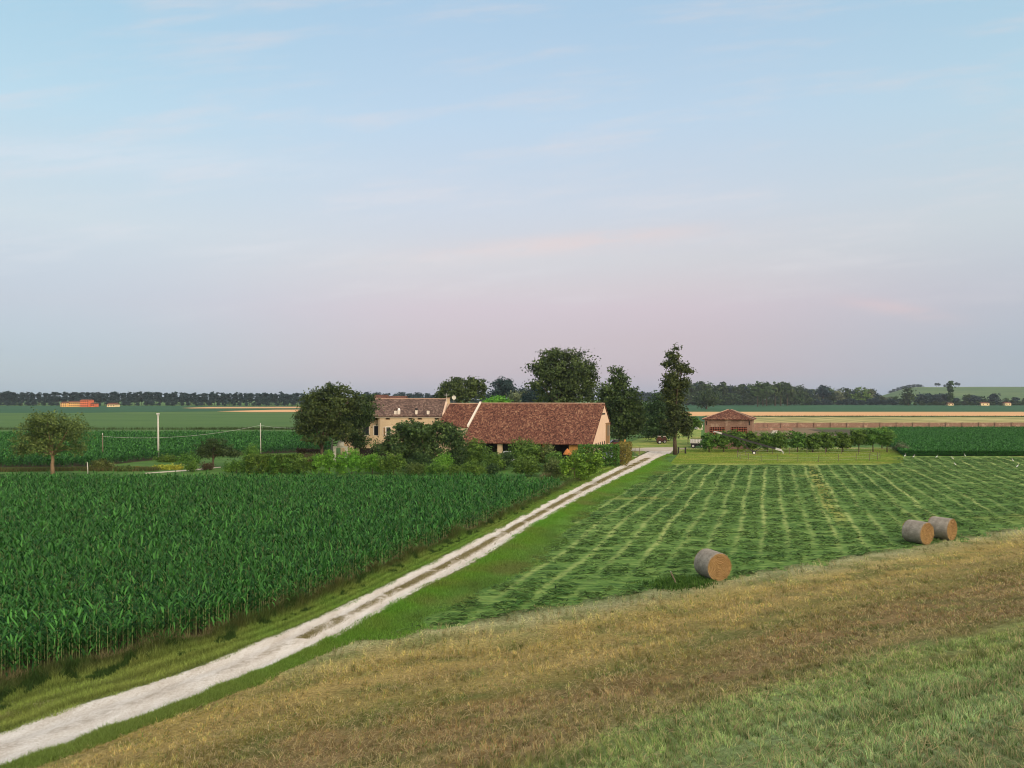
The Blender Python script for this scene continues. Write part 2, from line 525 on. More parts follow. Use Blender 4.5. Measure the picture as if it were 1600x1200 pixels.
def mat_hay():
    """cut meadow: dark mown hay with pale stubble lines between the swaths, parallel to the track"""
    m, t = new_mat('mown_meadow')
    c = coord(t)
    sp = t.n('ShaderNodeSeparateXYZ', inp={0: c})
    x, y = sp.outputs[0], sp.outputs[1]
    wob = t.math('ADD', t.math('MULTIPLY', t.math('SUBTRACT', t.noise(c, 0.35, 4.0, 0.6), 0.5), 0.7), t.math('MULTIPLY', t.math('SUBTRACT', t.noise(c, 0.045, 2.0, 0.5), 0.5), 3.0))
    k = math.tan(math.radians(18.9))
    q0 = t.math('SUBTRACT', x, t.math('MULTIPLY', y, k))
    fan = t.math('MULTIPLY', t.sstep(q0, 14.0, 46.0), t.math('MULTIPLY', t.math('SUBTRACT', y, 95.0), 0.085))
    q = t.math('ADD', t.math('SUBTRACT', q0, fan), wob)         # metres across the rows
    fr = t.math('FRACT', t.math('DIVIDE', t.math('ADD', q, 100.4), 1.83))
    d = t.math('ABSOLUTE', t.math('SUBTRACT', fr, 0.5))                               # 0 on the line
    line = t.math('SUBTRACT', 1.0, t.sstep(d, 0.0, 0.19))
    rown = t.n('ShaderNodeTexWhiteNoise', noise_dimensions='1D', inp={'W': t.math('FLOOR', t.math('DIVIDE', t.math('ADD', q, 100.4), 1.83))}).outputs[0]
    brk = t.sstep(t.noise(c, 0.9, 5.0, 0.7), 0.30, 0.56)
    line = t.math('MULTIPLY', line, t.math('MULTIPLY', brk, t.math('ADD', 0.35, t.math('MULTIPLY', rown, 0.65))))
    toe = t.math('ADD', t.math('MULTIPLY', x, -.507), t.math('MULTIPLY', y, .862))
    line = t.math('MULTIPLY', line, t.sstep(t.math('ADD', toe, t.math('MULTIPLY', wob, 8.0)), 31.0, 39.0))
    n1 = t.noise(t.n('ShaderNodeMapping', inp={0: c, 'Scale': (0.8, 1.9, 1)}).outputs[0], 1.3, 5.0, 0.65)
    n0 = t.noise(c, 0.10, 3.0, 0.5)
    base = t.ramp(t.math('ADD', t.math('MULTIPLY', n1, 0.7), t.math('MULTIPLY', n0, 0.3)),
                  [(0.36, (0.026, 0.075, 0.014, 1)), (0.5, (0.100, 0.195, 0.038, 1)), (0.66, (0.22, 0.32, 0.08, 1))])
    col = t.mix(t.math('MULTIPLY', line, 0.85), base, (0.40, 0.46, 0.15, 1))
    wide = t.math('MULTIPLY', t.math('SUBTRACT', 1.0, t.sstep(t.math('ABSOLUTE', t.math('SUBTRACT', q, 5.85)), 0.25, 0.75)), t.math('MULTIPLY', t.sstep(y, 56.0, 66.0), 0.75))
    col = t.mix(wide, col, (0.36, 0.36, 0.09, 1))
    # dry worn patches
    dry = t.math('MULTIPLY', t.sstep(t.noise(c, 0.075, 2.0, 0.5), 0.60, 0.72), 0.45)
    col = t.mix(dry, col, (0.34, 0.31, 0.08, 1))
    finish(t, col, 0.9, n1, 0.9, 0.12, 0.15)
    return m


M['hay'] = mat_hay()

# colours of the levee slope against s (metres down from the crest); albedo
LEV = [(0.0, (0.36, 0.38, 0.19)), (3.0, (0.40, 0.45, 0.20)), (6.5, (0.36, 0.47, 0.20)), (9.5, (0.32, 0.41, 0.13)), (11.5, (0.34, 0.29, 0.11)),
       (13.5, (0.35, 0.245, 0.11)), (16.0, (0.35, 0.245, 0.10)), (18.2, (0.29, 0.245, 0.075)), (20.5, (0.39, 0.32, 0.105)), (23.0, (0.49, 0.375, 0.14)),
       (25.5, (0.46, 0.36, 0.115)), (27.8, (0.50, 0.43, 0.175)), (29.2, (0.46, 0.46, 0.24)), (30.4, (0.16, 0.22, 0.085)), (33.0, (0.06, 0.12, 0.03))]
LS = np.array([a for a, _ in LEV]); LC = np.array([b for _, b in LEV])


def levee_col(x, y):
    al = TS[0] * x + TS[1] * y
    s = levee_s(x, y)
    s2 = s + (fbm(x * .22 + 9, y * .22) - .5) * 7.5 * np.clip((29.5 - s) / 6, .2, 1) + (fbm(al * .05, s * .5) - .5) * 4.0 * np.clip((29.0 - s) / 6, 0, 1)
    c = np.stack([np.interp(s2, LS, LC[:, i]) for i in range(3)], -1)
    # green returns towards the track on the left
    lw = np.clip((-al - 0.0) / 9.0, 0, 1) * np.clip((s - 9) / 8, 0, 1) * (0.35 + 0.6 * fbm(x * .3, y * .3))
    g = np.array([0.14, 0.20, 0.045])
    c = c * (1 - lw[..., None]) + g * lw[..., None]
    dk = np.clip((fbm(x * .9 + 140, y * 1.6) - .56) * 5, 0, 1)[..., None] * .45
    c = c * (1 - dk) + c * np.array([.62, .60, .52]) * dk
    st = .5 + .5 * np.sin(s * 2.3 + fbm(al * .12, s * .2) * 7)
    c = c * (.90 + .20 * st[..., None])
    p = np.clip((fbm(x * .8 + 40, y * .8) - .52) * 4, 0, 1)[..., None] * .55
    c = c * (1 - p) + np.array([0.15, 0.21, 0.055]) * p
    return c


def hill_z(X, Y):
    X = np.asarray(X, float); Y = np.asarray(Y, float)
    rr = np.clip((X / Y - 0.455) / 0.085, 0, 1); rr = rr * rr * (3 - 2 * rr)
    yy = np.clip((Y - 1250) / 750, 0, 1); yy = yy * yy * (3 - 2 * yy)
    return 36.5 * rr * yy + (fbm(X * .004, Y * .004) - .5) * 3 * rr * yy - 0.3 - 26 * np.clip((Y - 2100) / 1300, 0, 1) * rr


def build_ground():
    sheet('ground', [(-3150, -300), (3150, -300), (3150, 2490), (-3150, 2490)], M['grass'], -0.03)
    # levee as one height-field
    sv = np.concatenate([np.arange(-30, 0, 2.0), np.arange(0, 31.2, 0.3)])
    av = np.concatenate([np.arange(-120, -30, 3.0), np.arange(-30, 75, 0.4), np.arange(75, 240, 4.0)])
    S, A = np.meshgrid(sv, av, indexing='ij')
    X = S * NS[0] + A * TS[0]; Y = S * NS[1] + A * TS[1]
    Z = terrain(X, Y) + (fbm(X * .7, Y * .7) - .5) * 0.10 * np.clip((30.6 - S) / 2, 0, 1) - 0.02 * (S > 30.4)
    # shallow levelling under the track
    ni, nj = S.shape
    V = np.stack([X, Y, Z], -1).reshape(-1, 3)
    I = np.arange(ni * nj).reshape(ni, nj)
    fc = np.stack([I[:-1, :-1], I[:-1, 1:], I[1:, 1:], I[1:, :-1]], -1).reshape(-1, 4)
    m, t = new_mat('dry_levee_turf')
    a = t.n('ShaderNodeAttribute', attribute_name='tint').outputs['Color']
    c = coord(t)
    n = t.noise(c, 7.0, 5.0, 0.7)
    col = t.mix(1.0, a, t.ramp(n, [(0.3, (0.30, 0.28, 0.24, 1)), (0.7, (1.0, 1.0, 1.0, 1))]), 'MULTIPLY')
    finish(t, col, 0.95, n, 0.8, 0.06, 0.1)
    link('levee', np_mesh('levee', V, fc, m, col=levee_col(V[:, 0], V[:, 1]), smooth=True), kind='structure')
    # near fields
    hay = [G(1052, 726), G(980, 762), G(907, 800), G(850, 850), G(794, 905), G(690, 960), G(630, 985)]
    under = [np.array([x, (29.0 + .507 * x) / .862, 0]) for x in (-6, 20, 60, 140)]
    sheet('hay_field', hay + under + [np.array([260, 120, 0]), G(1900, 712.5), G(1396, 713), G(1388, 727), G(1200, 727)], M['hay'], 0.0)
    sheet('lawn', [G(1048, 726.5), G(1090, 725), G(1140, 727.5), G(1200, 725.5), G(1260, 727.5), G(1310, 726), G(1360, 726.5), G(1400, 724.5), G(1412, 722), G(1402, 718), G(1408, 712), G(1400, 699), G(1075, 699.5), G(1062, 707)], M['lawn'], 0.004)
    sheet('lawn', [G(1005, 712), G(1066, 707), G(1075, 699), G(1095, 690), G(1096, 668), G(1040, 672), G(985, 690), G(960, 712)], M['lawn'], -0.012)
    sheet('garden', [G(-60, 742), G(900, 753), G(1000, 712), G(960, 690), G(800, 700), G(520, 700), G(-60, 733)], M['grass'], -0.006)
    sheet('yard', [G(1000, 713.5), G(1040, 710.5), G(1052, 703.5), G(1058, 698.5), G(1008, 699.5), G(985, 701), G(983, 704), G(1008, 705), G(1013, 709)], M['gravel'], 0.010)
    sheet('farm_path', [G(975, 716.5), G(1003, 715.8), G(1016, 713), G(1000, 711.9), G(985, 714.2), G(975, 714.8)], M['gravel'], 0.016)
    sheet('farm_path', [G(1062, 702), G(1420, 702), G(1420, 700), G(1062, 700)], M['gravel'], 0.0095)
    sheet('garden_path', [G(225, 740.3), G(300, 735.3), G(345, 730.6), G(345, 729.2), G(300, 733.4), G(225, 738.9)], M['gravel'], 0.002)
    # left distance
    sheet('grass_field', [G(-500, 680), G(700, 680), G(700, 641), G(-500, 645)], M['far_green'], 0.0)
    sheet('maize_field', [G(-700, 645.5), G(-100, 645.3), G(120, 645.2), G(210, 644), G(700, 639.5), G(700, 634.2), G(-900, 634)], M['far_dark'], 0.05)
    sheet('wheat_field', [G(283, 637.6), G(300, 638.2), G(700, 637.4), G(700, 635.2), G(330, 636)], M['wheat'], 0.09)
    sheet('wheat_field', [G(338, 642.8), G(390, 644.2), G(700, 643.6), G(700, 639.4), G(430, 640.3)], M['wheat'], 0.09)
    # right distance
    sheet('wheat_field', [G(1060, 650.2), G(2100, 650.2), G(2100, 643.5), G(1060, 643.5)], M['wheat'], 0.03)
    sheet('stubble_field', [G(1150, 661.5), G(2100, 661.5), G(2100, 657), G(1560, 651.5), G(1150, 651.3)], M['stubble'], 0.004)
    sheet('green_field', [G(1040, 643), G(2400, 643), G(2400, 631), G(1040, 631)], M['far_dark'], 0.02)
    sheet('green_field', [G(1035, 667), G(1125, 662), G(1125, 651), G(1035, 651)], M['far_dark'], 0.01)
    sheet('bare_field', [G(1150, 690), G(1310, 681), G(1270, 667.5), G(1150, 668)], M['soil'], 0.004)
    sheet('farm_path', [G(1203, 679), G(1213, 679), G(1217, 669), G(1210, 669)], M['gravel'], 0.010)
    # hill on the right
    xs = np.linspace(500, 3100, 90); ys = np.linspace(1250, 2450, 40)
    X, Y = np.meshgrid(xs, ys, indexing='ij')
    Z = hill_z(X, Y)
    V = np.stack([X, Y, Z], -1).reshape(-1, 3)
    I = np.arange(V.shape[0]).reshape(X.shape)
    fc = np.stack([I[:-1, :-1], I[1:, :-1], I[1:, 1:], I[:-1, 1:]], -1).reshape(-1, 4)
    hm = mat_mottle('vineyard_hill', [(0.35, (0.035, 0.085, 0.022, 1)), (0.5, (0.065, 0.125, 0.032, 1)), (0.66, (0.14, 0.19, 0.06, 1))], 0.004, 0.05, stretch=(0.1, (0.25, 1, 1)), bstr=0.1)
    link('hill', np_mesh('hill', V, fc, hm, smooth=True), kind='structure')


build_ground()

# road edges (photo pixels traced onto the terrain)
def trace(u, v):
    for Yv in np.arange(3, 220, 0.02):
        X = (u - 800) / F * Yv
        if H - (v - HZ) / F * Yv <= terrain(X, Yv):
            return X, Yv
    return X, Yv


RL = np.array([trace(u, v) for u, v in ((-160, 1195), (0, 1150), (100, 1112), (200, 1082), (300, 1050), (400, 1007), (490, 970), (600, 917), (700, 867), (800, 815), (868, 778), (940, 742), (1000, 713), (1018, 704))])
RR = np.array([trace(u, v) for u, v in ((-90, 1243), (15, 1200), (100, 1170), (250, 1117), (400, 1056), (535, 993), (640, 932), (750, 875), (837, 820), (925, 770), (1012, 726), (1047, 709), (1052, 703.5))])
road_l = lambda y: np.interp(y, RL[:, 1], RL[:, 0])
road_r = lambda y: np.interp(y, RR[:, 1], RR[:, 0])


def build_road():
    ys = np.arange(15.5, 138.5, 0.25)
    K = 25
    fr = np.linspace(-0.12, 1.12, K)
    L = road_l(ys); R = road_r(ys)
    X = L[:, None] + (R - L)[:, None] * fr[None]
    # stations are cut square to the track so that both edges are level across
    Yg = np.repeat(ys[:, None], K, 1)
    prof = 0.03 - 0.05 * np.exp(-((fr - 0.25) / .12) ** 2) - 0.05 * np.exp(-((fr - 0.75) / .12) ** 2) - 0.10 * np.clip(np.abs(fr - 0.5) - 0.5, 0, 1) * 4
    Z = terrain(X, Yg) + 0.055 + prof[None] + (fbm(X * 1.5, Yg * 1.5) - .5) * 0.03
    V = np.stack([X, Yg, Z], -1).reshape(-1, 3)
    I = np.arange(V.shape[0]).reshape(X.shape)
    fc = np.stack([I[:-1, :-1], I[:-1, 1:], I[1:, 1:], I[1:, :-1]], -1).reshape(-1, 4)
    me = np_mesh('road', V, fc, [], v=np.tile(fr, len(ys)), smooth=True)
    m, t = new_mat('white_gravel_track')
    a = t.n('ShaderNodeAttribute', attribute_name='v').outputs['Fac']
    c = coord(t)
    y = t.n('ShaderNodeSeparateXYZ', inp={0: c}).outputs[1]
    k = math.radians(18)
    mp = t.n('ShaderNodeMapping', inp={0: c, 'Rotation': (0, 0, k), 'Scale': (1.0, 0.28, 1)}).outputs[0]
    n1 = t.noise(mp, 1.6, 5.0, 0.65)
    n2 = t.noise(c, 14.0, 4.0, 0.65)
    n3 = t.noise(c, 2.6, 4.0, 0.6)
    n4 = t.noise(t.n('ShaderNodeMapping', inp={0: c, 'Rotation': (0, 0, math.radians(35)), 'Scale': (1.0, 0.3, 1)}).outputs[0], 34.0, 3.0, 0.75)
    st = t.ramp(t.math('ADD', t.math('MULTIPLY', n1, 0.35), t.math('ADD', t.math('MULTIPLY', n2, 0.25), t.math('MULTIPLY', n4, 0.40))), [(0.34, (0.30, 0.25, 0.19, 1)), (0.43, (0.50, 0.44, 0.37, 1)), (0.52, (0.64, 0.60, 0.54, 1)), (0.62, (0.76, 0.73, 0.69, 1))])
    grassc = t.ramp(n2, [(0.35, (0.13, 0.12, 0.055, 1)), (0.65, (0.33, 0.28, 0.16, 1))])
    dc = t.math('ABSOLUTE', t.math('SUBTRACT', a, t.math('ADD', 0.5, t.math('MULTIPLY', t.math('SUBTRACT', n1, 0.5), 0.10))))
    wd = t.math('MULTIPLY', t.sstep(y, 22.0, 34.0), 0.125)
    strip = t.math('SUBTRACT', 1.0, t.n('ShaderNodeMapRange', interpolation_type='SMOOTHSTEP', inp={0: dc, 1: t.math('MULTIPLY', wd, 0.55), 2: t.math('ADD', t.math('MULTIPLY', wd, 1.0), 0.05)}).outputs[0])
    strip = t.math('MULTIPLY', strip, t.math('ADD', t.math('MULTIPLY', t.sstep(t.math('ADD', t.math('MULTIPLY', n3, 0.5), t.math('MULTIPLY', n2, 0.5)), 0.36, 0.52), 0.9), 0.0))
    strip = t.math('MULTIPLY', strip, t.math('SUBTRACT', 1.0, t.sstep(y, 118.0, 126.0)))
    strip = t.math('MULTIPLY', strip, t.sstep(t.math('ADD', y, t.math('MULTIPLY', n3, 22.0)), 38.0, 52.0))
    col = t.mix(strip, st, grassc)
    # darker, stonier middle between the ruts near the bend
    rut = t.math('MULTIPLY', t.math('SUBTRACT', 1.0, t.sstep(t.math('ABSOLUTE', t.math('SUBTRACT', a, t.math('ADD', 0.40, t.math('MULTIPLY', n1, 0.2)))), 0.02, 0.14)), t.sstep(n3, 0.42, 0.62))
    col = t.mix(t.math('MULTIPLY', rut, 0.55), col, (0.30, 0.25, 0.19, 1))
    # weeds spotting the right wheel track
    dr = t.math('ABSOLUTE', t.math('SUBTRACT', a, 0.70))
    sp2 = t.math('MULTIPLY', t.math('SUBTRACT', 1.0, t.sstep(dr, 0.02, 0.14)), t.sstep(t.noise(mp, 3.2, 4.0, 0.7), 0.56, 0.66))
    col = t.mix(t.math('MULTIPLY', sp2, t.math('MULTIPLY', t.sstep(y, 38.0, 48.0), 0.75)), col, grassc)
    # worn, grassy edges
    ed = t.math('ABSOLUTE', t.math('SUBTRACT', a, 0.5))
    edn = t.sstep(t.math('ADD', ed, t.math('MULTIPLY', t.math('SUBTRACT', t.math('ADD', t.math('MULTIPLY', n3, 0.6), t.math('MULTIPLY', n2, 0.4)), 0.5), 0.34)), 0.46, 0.53)
    col = t.mix(edn, col, t.ramp(n2, [(0.35, (0.045, 0.075, 0.018, 1)), (0.65, (0.15, 0.17, 0.055, 1))]))
    finish(t, col, 0.95, t.math('ADD', n2, t.math('MULTIPLY', n1, 0.5)), 0.5, 0.04, 0.1)
    me.materials.clear(); me.materials.append(m)
    link('road', me, kind='structure')


build_road()


# ------------------------------------------------------------------ grass blades
def blades(name, x, y, h, w, col, mat, lean=0.35, z=None, **kw):
    n = len(x)
    z = terrain(x, y) if z is None else z
    base = np.stack([x, y, z - 0.01], -1)
    a = rng.random(n) * 2 * math.pi
    side = np.stack([np.cos(a), np.sin(a), np.zeros(n)], -1) * (w / 2)[:, None]
    b = rng.random(n) * 2 * math.pi
    ln = (rng.random(n) * lean * 2) * h
    off = np.stack([np.cos(b) * ln, np.sin(b) * ln, h], -1)
    mid = base + off * np.array([0.35, 0.35, 0.6])
    tip = base + off
    V = np.stack([base - side, base + side, mid + side * .7, mid - side * .7, tip], 1).reshape(-1, 3)
    i = np.arange(n)[:, None] * 5
    q = i + np.array([0, 1, 2, 3]); tr = i + np.array([3, 2, 4])
    c = np.repeat(col, 5, 0).reshape(n, 5, 3).copy()
    c[:, 4] *= 1.15
    return link(name, np_mesh(name, V, [q, tr], mat, col=c.reshape(-1, 3)), **kw)


M['blade'] = mat_tint('grass_blades', 0.25, 0.8)


def rand_poly_levee():
    # distance-graded density of blades over the slope
    X = []; Y = []; Wd = []
    for y0, y1, dens, w in ((-3, 4.5, 2600, .008), (4.5, 8, 2000, .008), (8, 13, 1250, .010), (13, 20, 700, .013), (20, 30, 300, .018), (30, 42, 160, .024), (42, 62, 90, .032)):
        hw = 0.75 * y1 + 9
        n = int((y1 - y0) * 2 * hw * dens)
        y = y0 + (y1 - y0) * rng.random(n)
        x = (rng.random(n) * 2 - 1) * hw
        thin = rng.random(n) < np.where(np.abs(x) < .72 * np.maximum(y, 0) + .5, 1.0, .55)
        s = levee_s(x, y)
        edge = 30.2 + (fbm(x * .5, y * .5) - .5) * 2.0
        k = thin & (np.abs(x) < 0.75 * np.maximum(y, 0) + 9) & (s > -9) & (s < edge) & ((x > road_r(y) + 0.02 - rng.random(n) * .12) | (y < 15))
        X.append(x[k]); Y.append(y[k]); Wd.append(np.full(k.sum(), w))
    return np.concatenate(X), np.concatenate(Y), np.concatenate(Wd)


def build_levee_grass():
    x, y, w = rand_poly_levee()
    n = len(x)
    s = levee_s(x, y)
    c = levee_col(x, y)
    r = rng.random((n, 1))
    straw = rng.random(n) < 0.26
    c = c * (0.55 + 0.95 * r)
    c[straw] = np.array([0.52, 0.44, 0.23]) * (0.55 + 0.75 * rng.random((straw.sum(), 1)))
    grn = (rng.random(n) < 0.14)
    c[grn] = np.array([0.13, 0.23, 0.055]) * (0.6 + 0.8 * rng.random((grn.sum(), 1)))
    # tufts: blades gather round clump centres that share a shade and a height
    cell = .10 + .007 * np.maximum(y, 0)
    tx, ty = np.floor(x / cell + .7 * vnoise(y * 2, x)), np.floor(y / cell)
    hsh = _perm[tx.astype(int) & 255, ty.astype(int) & 255]; hs2 = _perm[(tx.astype(int) + 77) & 255, (ty.astype(int) + 31) & 255]
    pull = .45 * (hsh > .35)
    x = x + pull * ((tx + .5) * cell - x); y = y + pull * ((ty + .5) * cell - y)
    c = c * (0.62 + 0.75 * hs2[:, None])
    h = (0.04 + 0.10 * rng.random(n)) * (0.45 + 1.0 * fbm(x * 1.2, y * 1.2)) * (.6 + .8 * hsh)
    h *= np.where(s < 11, .78, 0.75) * np.where(rng.random(n) < .015, 1.9, 1.0)
    blades('levee_grass', x, y, h, w, c, M['blade'], 0.55, kind='stuff', label='dry tan and green stubbly grass over the levee slope', cat='grass')
    # cut straw lying on the slope
    m = 45000
    yy = 5 + 40 * rng.random(m) ** 1.5; xx = (rng.random(m) * 2 - 1) * .75 * yy
    ss = levee_s(xx, yy)
    kk = (ss > 0) & (ss < 29.5) & (xx > road_r(yy) + .8) & (rng.random(m) < np.where((ss > 10) & (ss < 27), 1, .3)) & (fbm(xx * .9 + 3, yy * .9) > .42)
    xx, yy, ss = xx[kk], yy[kk], ss[kk]; m = len(xx)
    L = .05 + .13 * rng.random(m) + .002 * yy; a = rng.normal(.53, .9, m); w = .0028 + .0005 * yy
    z0 = terrain(xx, yy) + .03 + .06 * rng.random(m); tl = rng.normal(0, .25, m) * L
    dx, dy = np.cos(a) * L / 2, np.sin(a) * L / 2; sx, sy = -np.sin(a) * w / 2, np.cos(a) * w / 2
    mk = lambda px, py, z: np.stack([px, py, z], -1)
    V = np.stack([mk(xx - dx - sx, yy - dy - sy, z0 - tl), mk(xx - dx + sx, yy - dy + sy, z0 - tl), mk(xx + dx + sx, yy + dy + sy, z0 + tl), mk(xx + dx - sx, yy + dy - sy, z0 + tl)], 1).reshape(-1, 3)
    cc = np.array([.46, .36, .18]) * (.5 + .7 * rng.random((m, 1)))
    link('cut_straw', np_mesh('cut_straw', V, np.arange(m)[:, None] * 4 + np.arange(4), M['blade'], col=np.repeat(cc, 4, 0)), kind='stuff', label='pale cut straw lying loose on the levee slope', cat='straw')
    # right verge of the track and the ditch bank: lush green
    ya = 14 + 116 * rng.random(460000) ** 1.6
    off = rng.random(len(ya))
    bk = np.interp(ya, [30, 32.3, 36, 41.3, 51, 65.6, 83, 111], [-6, -4.8, -3.4, -.2, 2.2, 5.9, 12.7, 23.7])
    wd = np.where(ya < 31, np.clip(0.8 + (ya - 27) * .06, 0.9, 3.0), np.clip(bk - road_r(ya) + .8, .9, 6.5)) * (.6 + .8 * fbm(ya * .35, ya * 0 + 3))
    xa = road_r(ya) - 0.14 - .34 * fbm(ya * .9, ya * 0) * rng.random(len(ya)) + off * (wd + 0.22)
    k = ((off > .15) | (rng.random(len(ya)) < .7)) & ((off < .7) | (rng.random(len(ya)) < (1 - off) / .3))
    sv_ = levee_s(xa, ya)
    k &= (ya < 30.5) | (sv_ > 30.2 - 1.6 * rng.random(len(ya)) * fbm(xa * .8, ya * .8) * 2)
    xa, ya, off = xa[k], ya[k], off[k]
    f = fbm(xa * .5, ya * .5)[:, None]
    c = np.array([0.075, 0.200, 0.020]) * f * 1.6 + np.array([0.18, 0.29, 0.04]) * (1 - f) * .9
    om = np.clip((off - .35) / .35, 0, 1)[:, None] * np.clip((ya - 30) / 5, 0, 1)[:, None] * .8
    c = c * (1 - om) + (np.array([.14, .27, .06]) * (.5 + f)) * om
    nm = np.clip((33 - ya) / 9, 0, 1)[:, None] * .65
    c = c * (1 - nm) + np.array([.20, .25, .07]) * nm
    dry = np.clip((fbm(xa * .3 + 7, ya * .3) - .55) * 4, 0, 1)[:, None] * .5
    c = c * (1 - dry) + np.array([.20, .17, .07]) * dry
    c = c * (0.6 + 0.8 * rng.random((len(xa), 1)))
    h = (0.09 + 0.16 * rng.random(len(xa))) * np.where(off < .12, .6, 1) * (1.15 - .75 * off) * (.5 + fbm(xa, ya))
    blades('verge_grass', xa, ya, h, 0.010 + ya * .00045, c, M['blade'], 0.5, kind='stuff', label='lush green grass on the bank right of the track', cat='grass')
    # left verge: tan-green mown strip, weedy dark bank along the maize
    ya = 19 + 106 * rng.random(380000) ** 1.7
    q = rng.random(len(ya))
    rl = road_l(ya); ce = corn_edge(ya)
    near = ya < 90
    wd = np.where(near, np.maximum(rl - ce, .6), 6.0)
    xa = rl + 0.10 + .42 * fbm(ya * .8, ya * 0 + 9) * rng.random(len(ya)) - q * (wd + 0.3)
    d = rl - xa
    f = fbm(xa * .6, ya * .6)[:, None]
    c = np.array([0.085, 0.19, 0.028]) * f * 1.5 + np.array([0.21, 0.27, 0.06]) * (1 - f)
    nearmask = np.clip((36 - ya) / 8, 0, 1)[:, None]
    c = c * (1 - .5 * nearmask) + np.array([.27, .29, .08]) * .5 * nearmask
    bank = np.clip((q - .62) / .2, 0, 1)[:, None]
    c = c * (1 - bank) + (np.array([.045, .085, .020]) * f * 1.6 + np.array([.13, .125, .05]) * (1 - f) * .8) * bank
    c = c * (0.6 + 0.8 * rng.random((len(xa), 1)))
    stk = np.sin(q * 26 + fbm(xa * .3, ya * .3) * 5)[:, None] * (1 - bank)
    c = c * (1 + .28 * stk)
    tuft = ((fbm(xa * 2.2, ya * 2.2) > .60) & (q > .45))
    c[tuft] = np.array([.040, .080, .018]) * (.6 + .9 * rng.random((tuft.sum(), 1)))
    tan = ((q > .90) & (fbm(xa * .8 + 5, ya * .8) > .45)) & (rng.random(len(q)) < .75)
    c[tan] = np.array([.27, .235, .12]) * (.5 + .8 * rng.random((tan.sum(), 1)))
    h = (0.05 + 0.12 * rng.random(len(xa))) * (.5 + fbm(xa * 1.4, ya * 1.4)) + bank[:, 0] * (0.06 + 0.60 * rng.random(len(xa)) * fbm(xa, ya) ** 2 * 2.4)
    blades('verge_grass', xa, ya, h, 0.010 + ya * .00045, c, M['blade'], 0.5, kind='stuff', label='mown grass and weedy bank between the track and the maize', cat='grass')
    # middle strip of the track
    ya = 31 + 91 * rng.random(70000) ** 1.4
    mid = 0.5 + rng.normal(0, .062, len(ya)) + (fbm(ya * .5, ya * 0 + 2) - .5) * .06
    xa = road_l(ya) + (road_r(ya) - road_l(ya)) * mid
    k = fbm(xa * 1.2, ya * .8) > .40 + .35 * np.clip((43 - ya) / 12, 0, 1) * rng.random(len(ya))
    xa, ya = xa[k], ya[k]
    c = np.array([0.24, 0.215, 0.095]) * (0.5 + 0.9 * rng.random((len(xa), 1)))
    blades('track_grass', xa, ya, 0.03 + .06 * rng.random(len(xa)), 0.010 + ya * .0003, c, M['blade'], 0.5, z=terrain(xa, ya) + .06,
           kind='stuff', label='short dry grass strip between the two wheel tracks', cat='grass')


def build_lawn_grass():
    n = 130000
    y = 113 + 34 * rng.random(n) ** 1.1; u = 1045 + 372 * rng.random(n)
    x = (u - 800) / F * y
    v = HZ + F * H / y
    edge = 726.5 + (fbm(x * .25, y * 0) - .5) * 5
    k = (v < edge) & (u > np.interp(v, [699, 707, 726], [1075, 1062, 1046])) & (u < np.interp(v, [699, 712, 722, 727], [1400, 1410, 1412, 1392]))
    x, y = x[k], y[k]
    f = fbm(x * .18 + 20, y * .45)[:, None]; g = np.clip((fbm(x * .5, y * .9 + 11) - .5) * 4, 0, 1)[:, None]
    c = np.array([.09, .19, .025]) * f * 1.5 + np.array([.26, .30, .06]) * (1 - f) * 1.1
    c = c * (1 - .5 * g) + np.array([.42, .37, .12]) * .5 * g
    c = c * (.55 + .9 * rng.random((len(x), 1)))
    blades('lawn_grass', x, y, .03 + .09 * rng.random(len(x)), np.full(len(x), .075), c, M['blade'], .7, z=np.zeros(len(x)), kind='stuff', label='mown yellow green grass of the lawn before the clipped trees', cat='grass')


# maize edge along the track, (y -> x), from base points in the photo
CE = np.array([G(u, v)[:2] for u, v in ((-120, 1110), (6, 1068), (127, 1039), (228, 1017), (317, 996), (412, 967), (500, 931), (575, 898))])
CE = np.vstack([CE[:, ::1], [[road_l(60.) - 1.6, 60.], [road_l(90.) - 1.3, 90.]]])
corn_edge = lambda y: np.interp(y, CE[:, 1], CE[:, 0])
build_levee_grass()
build_lawn_grass()


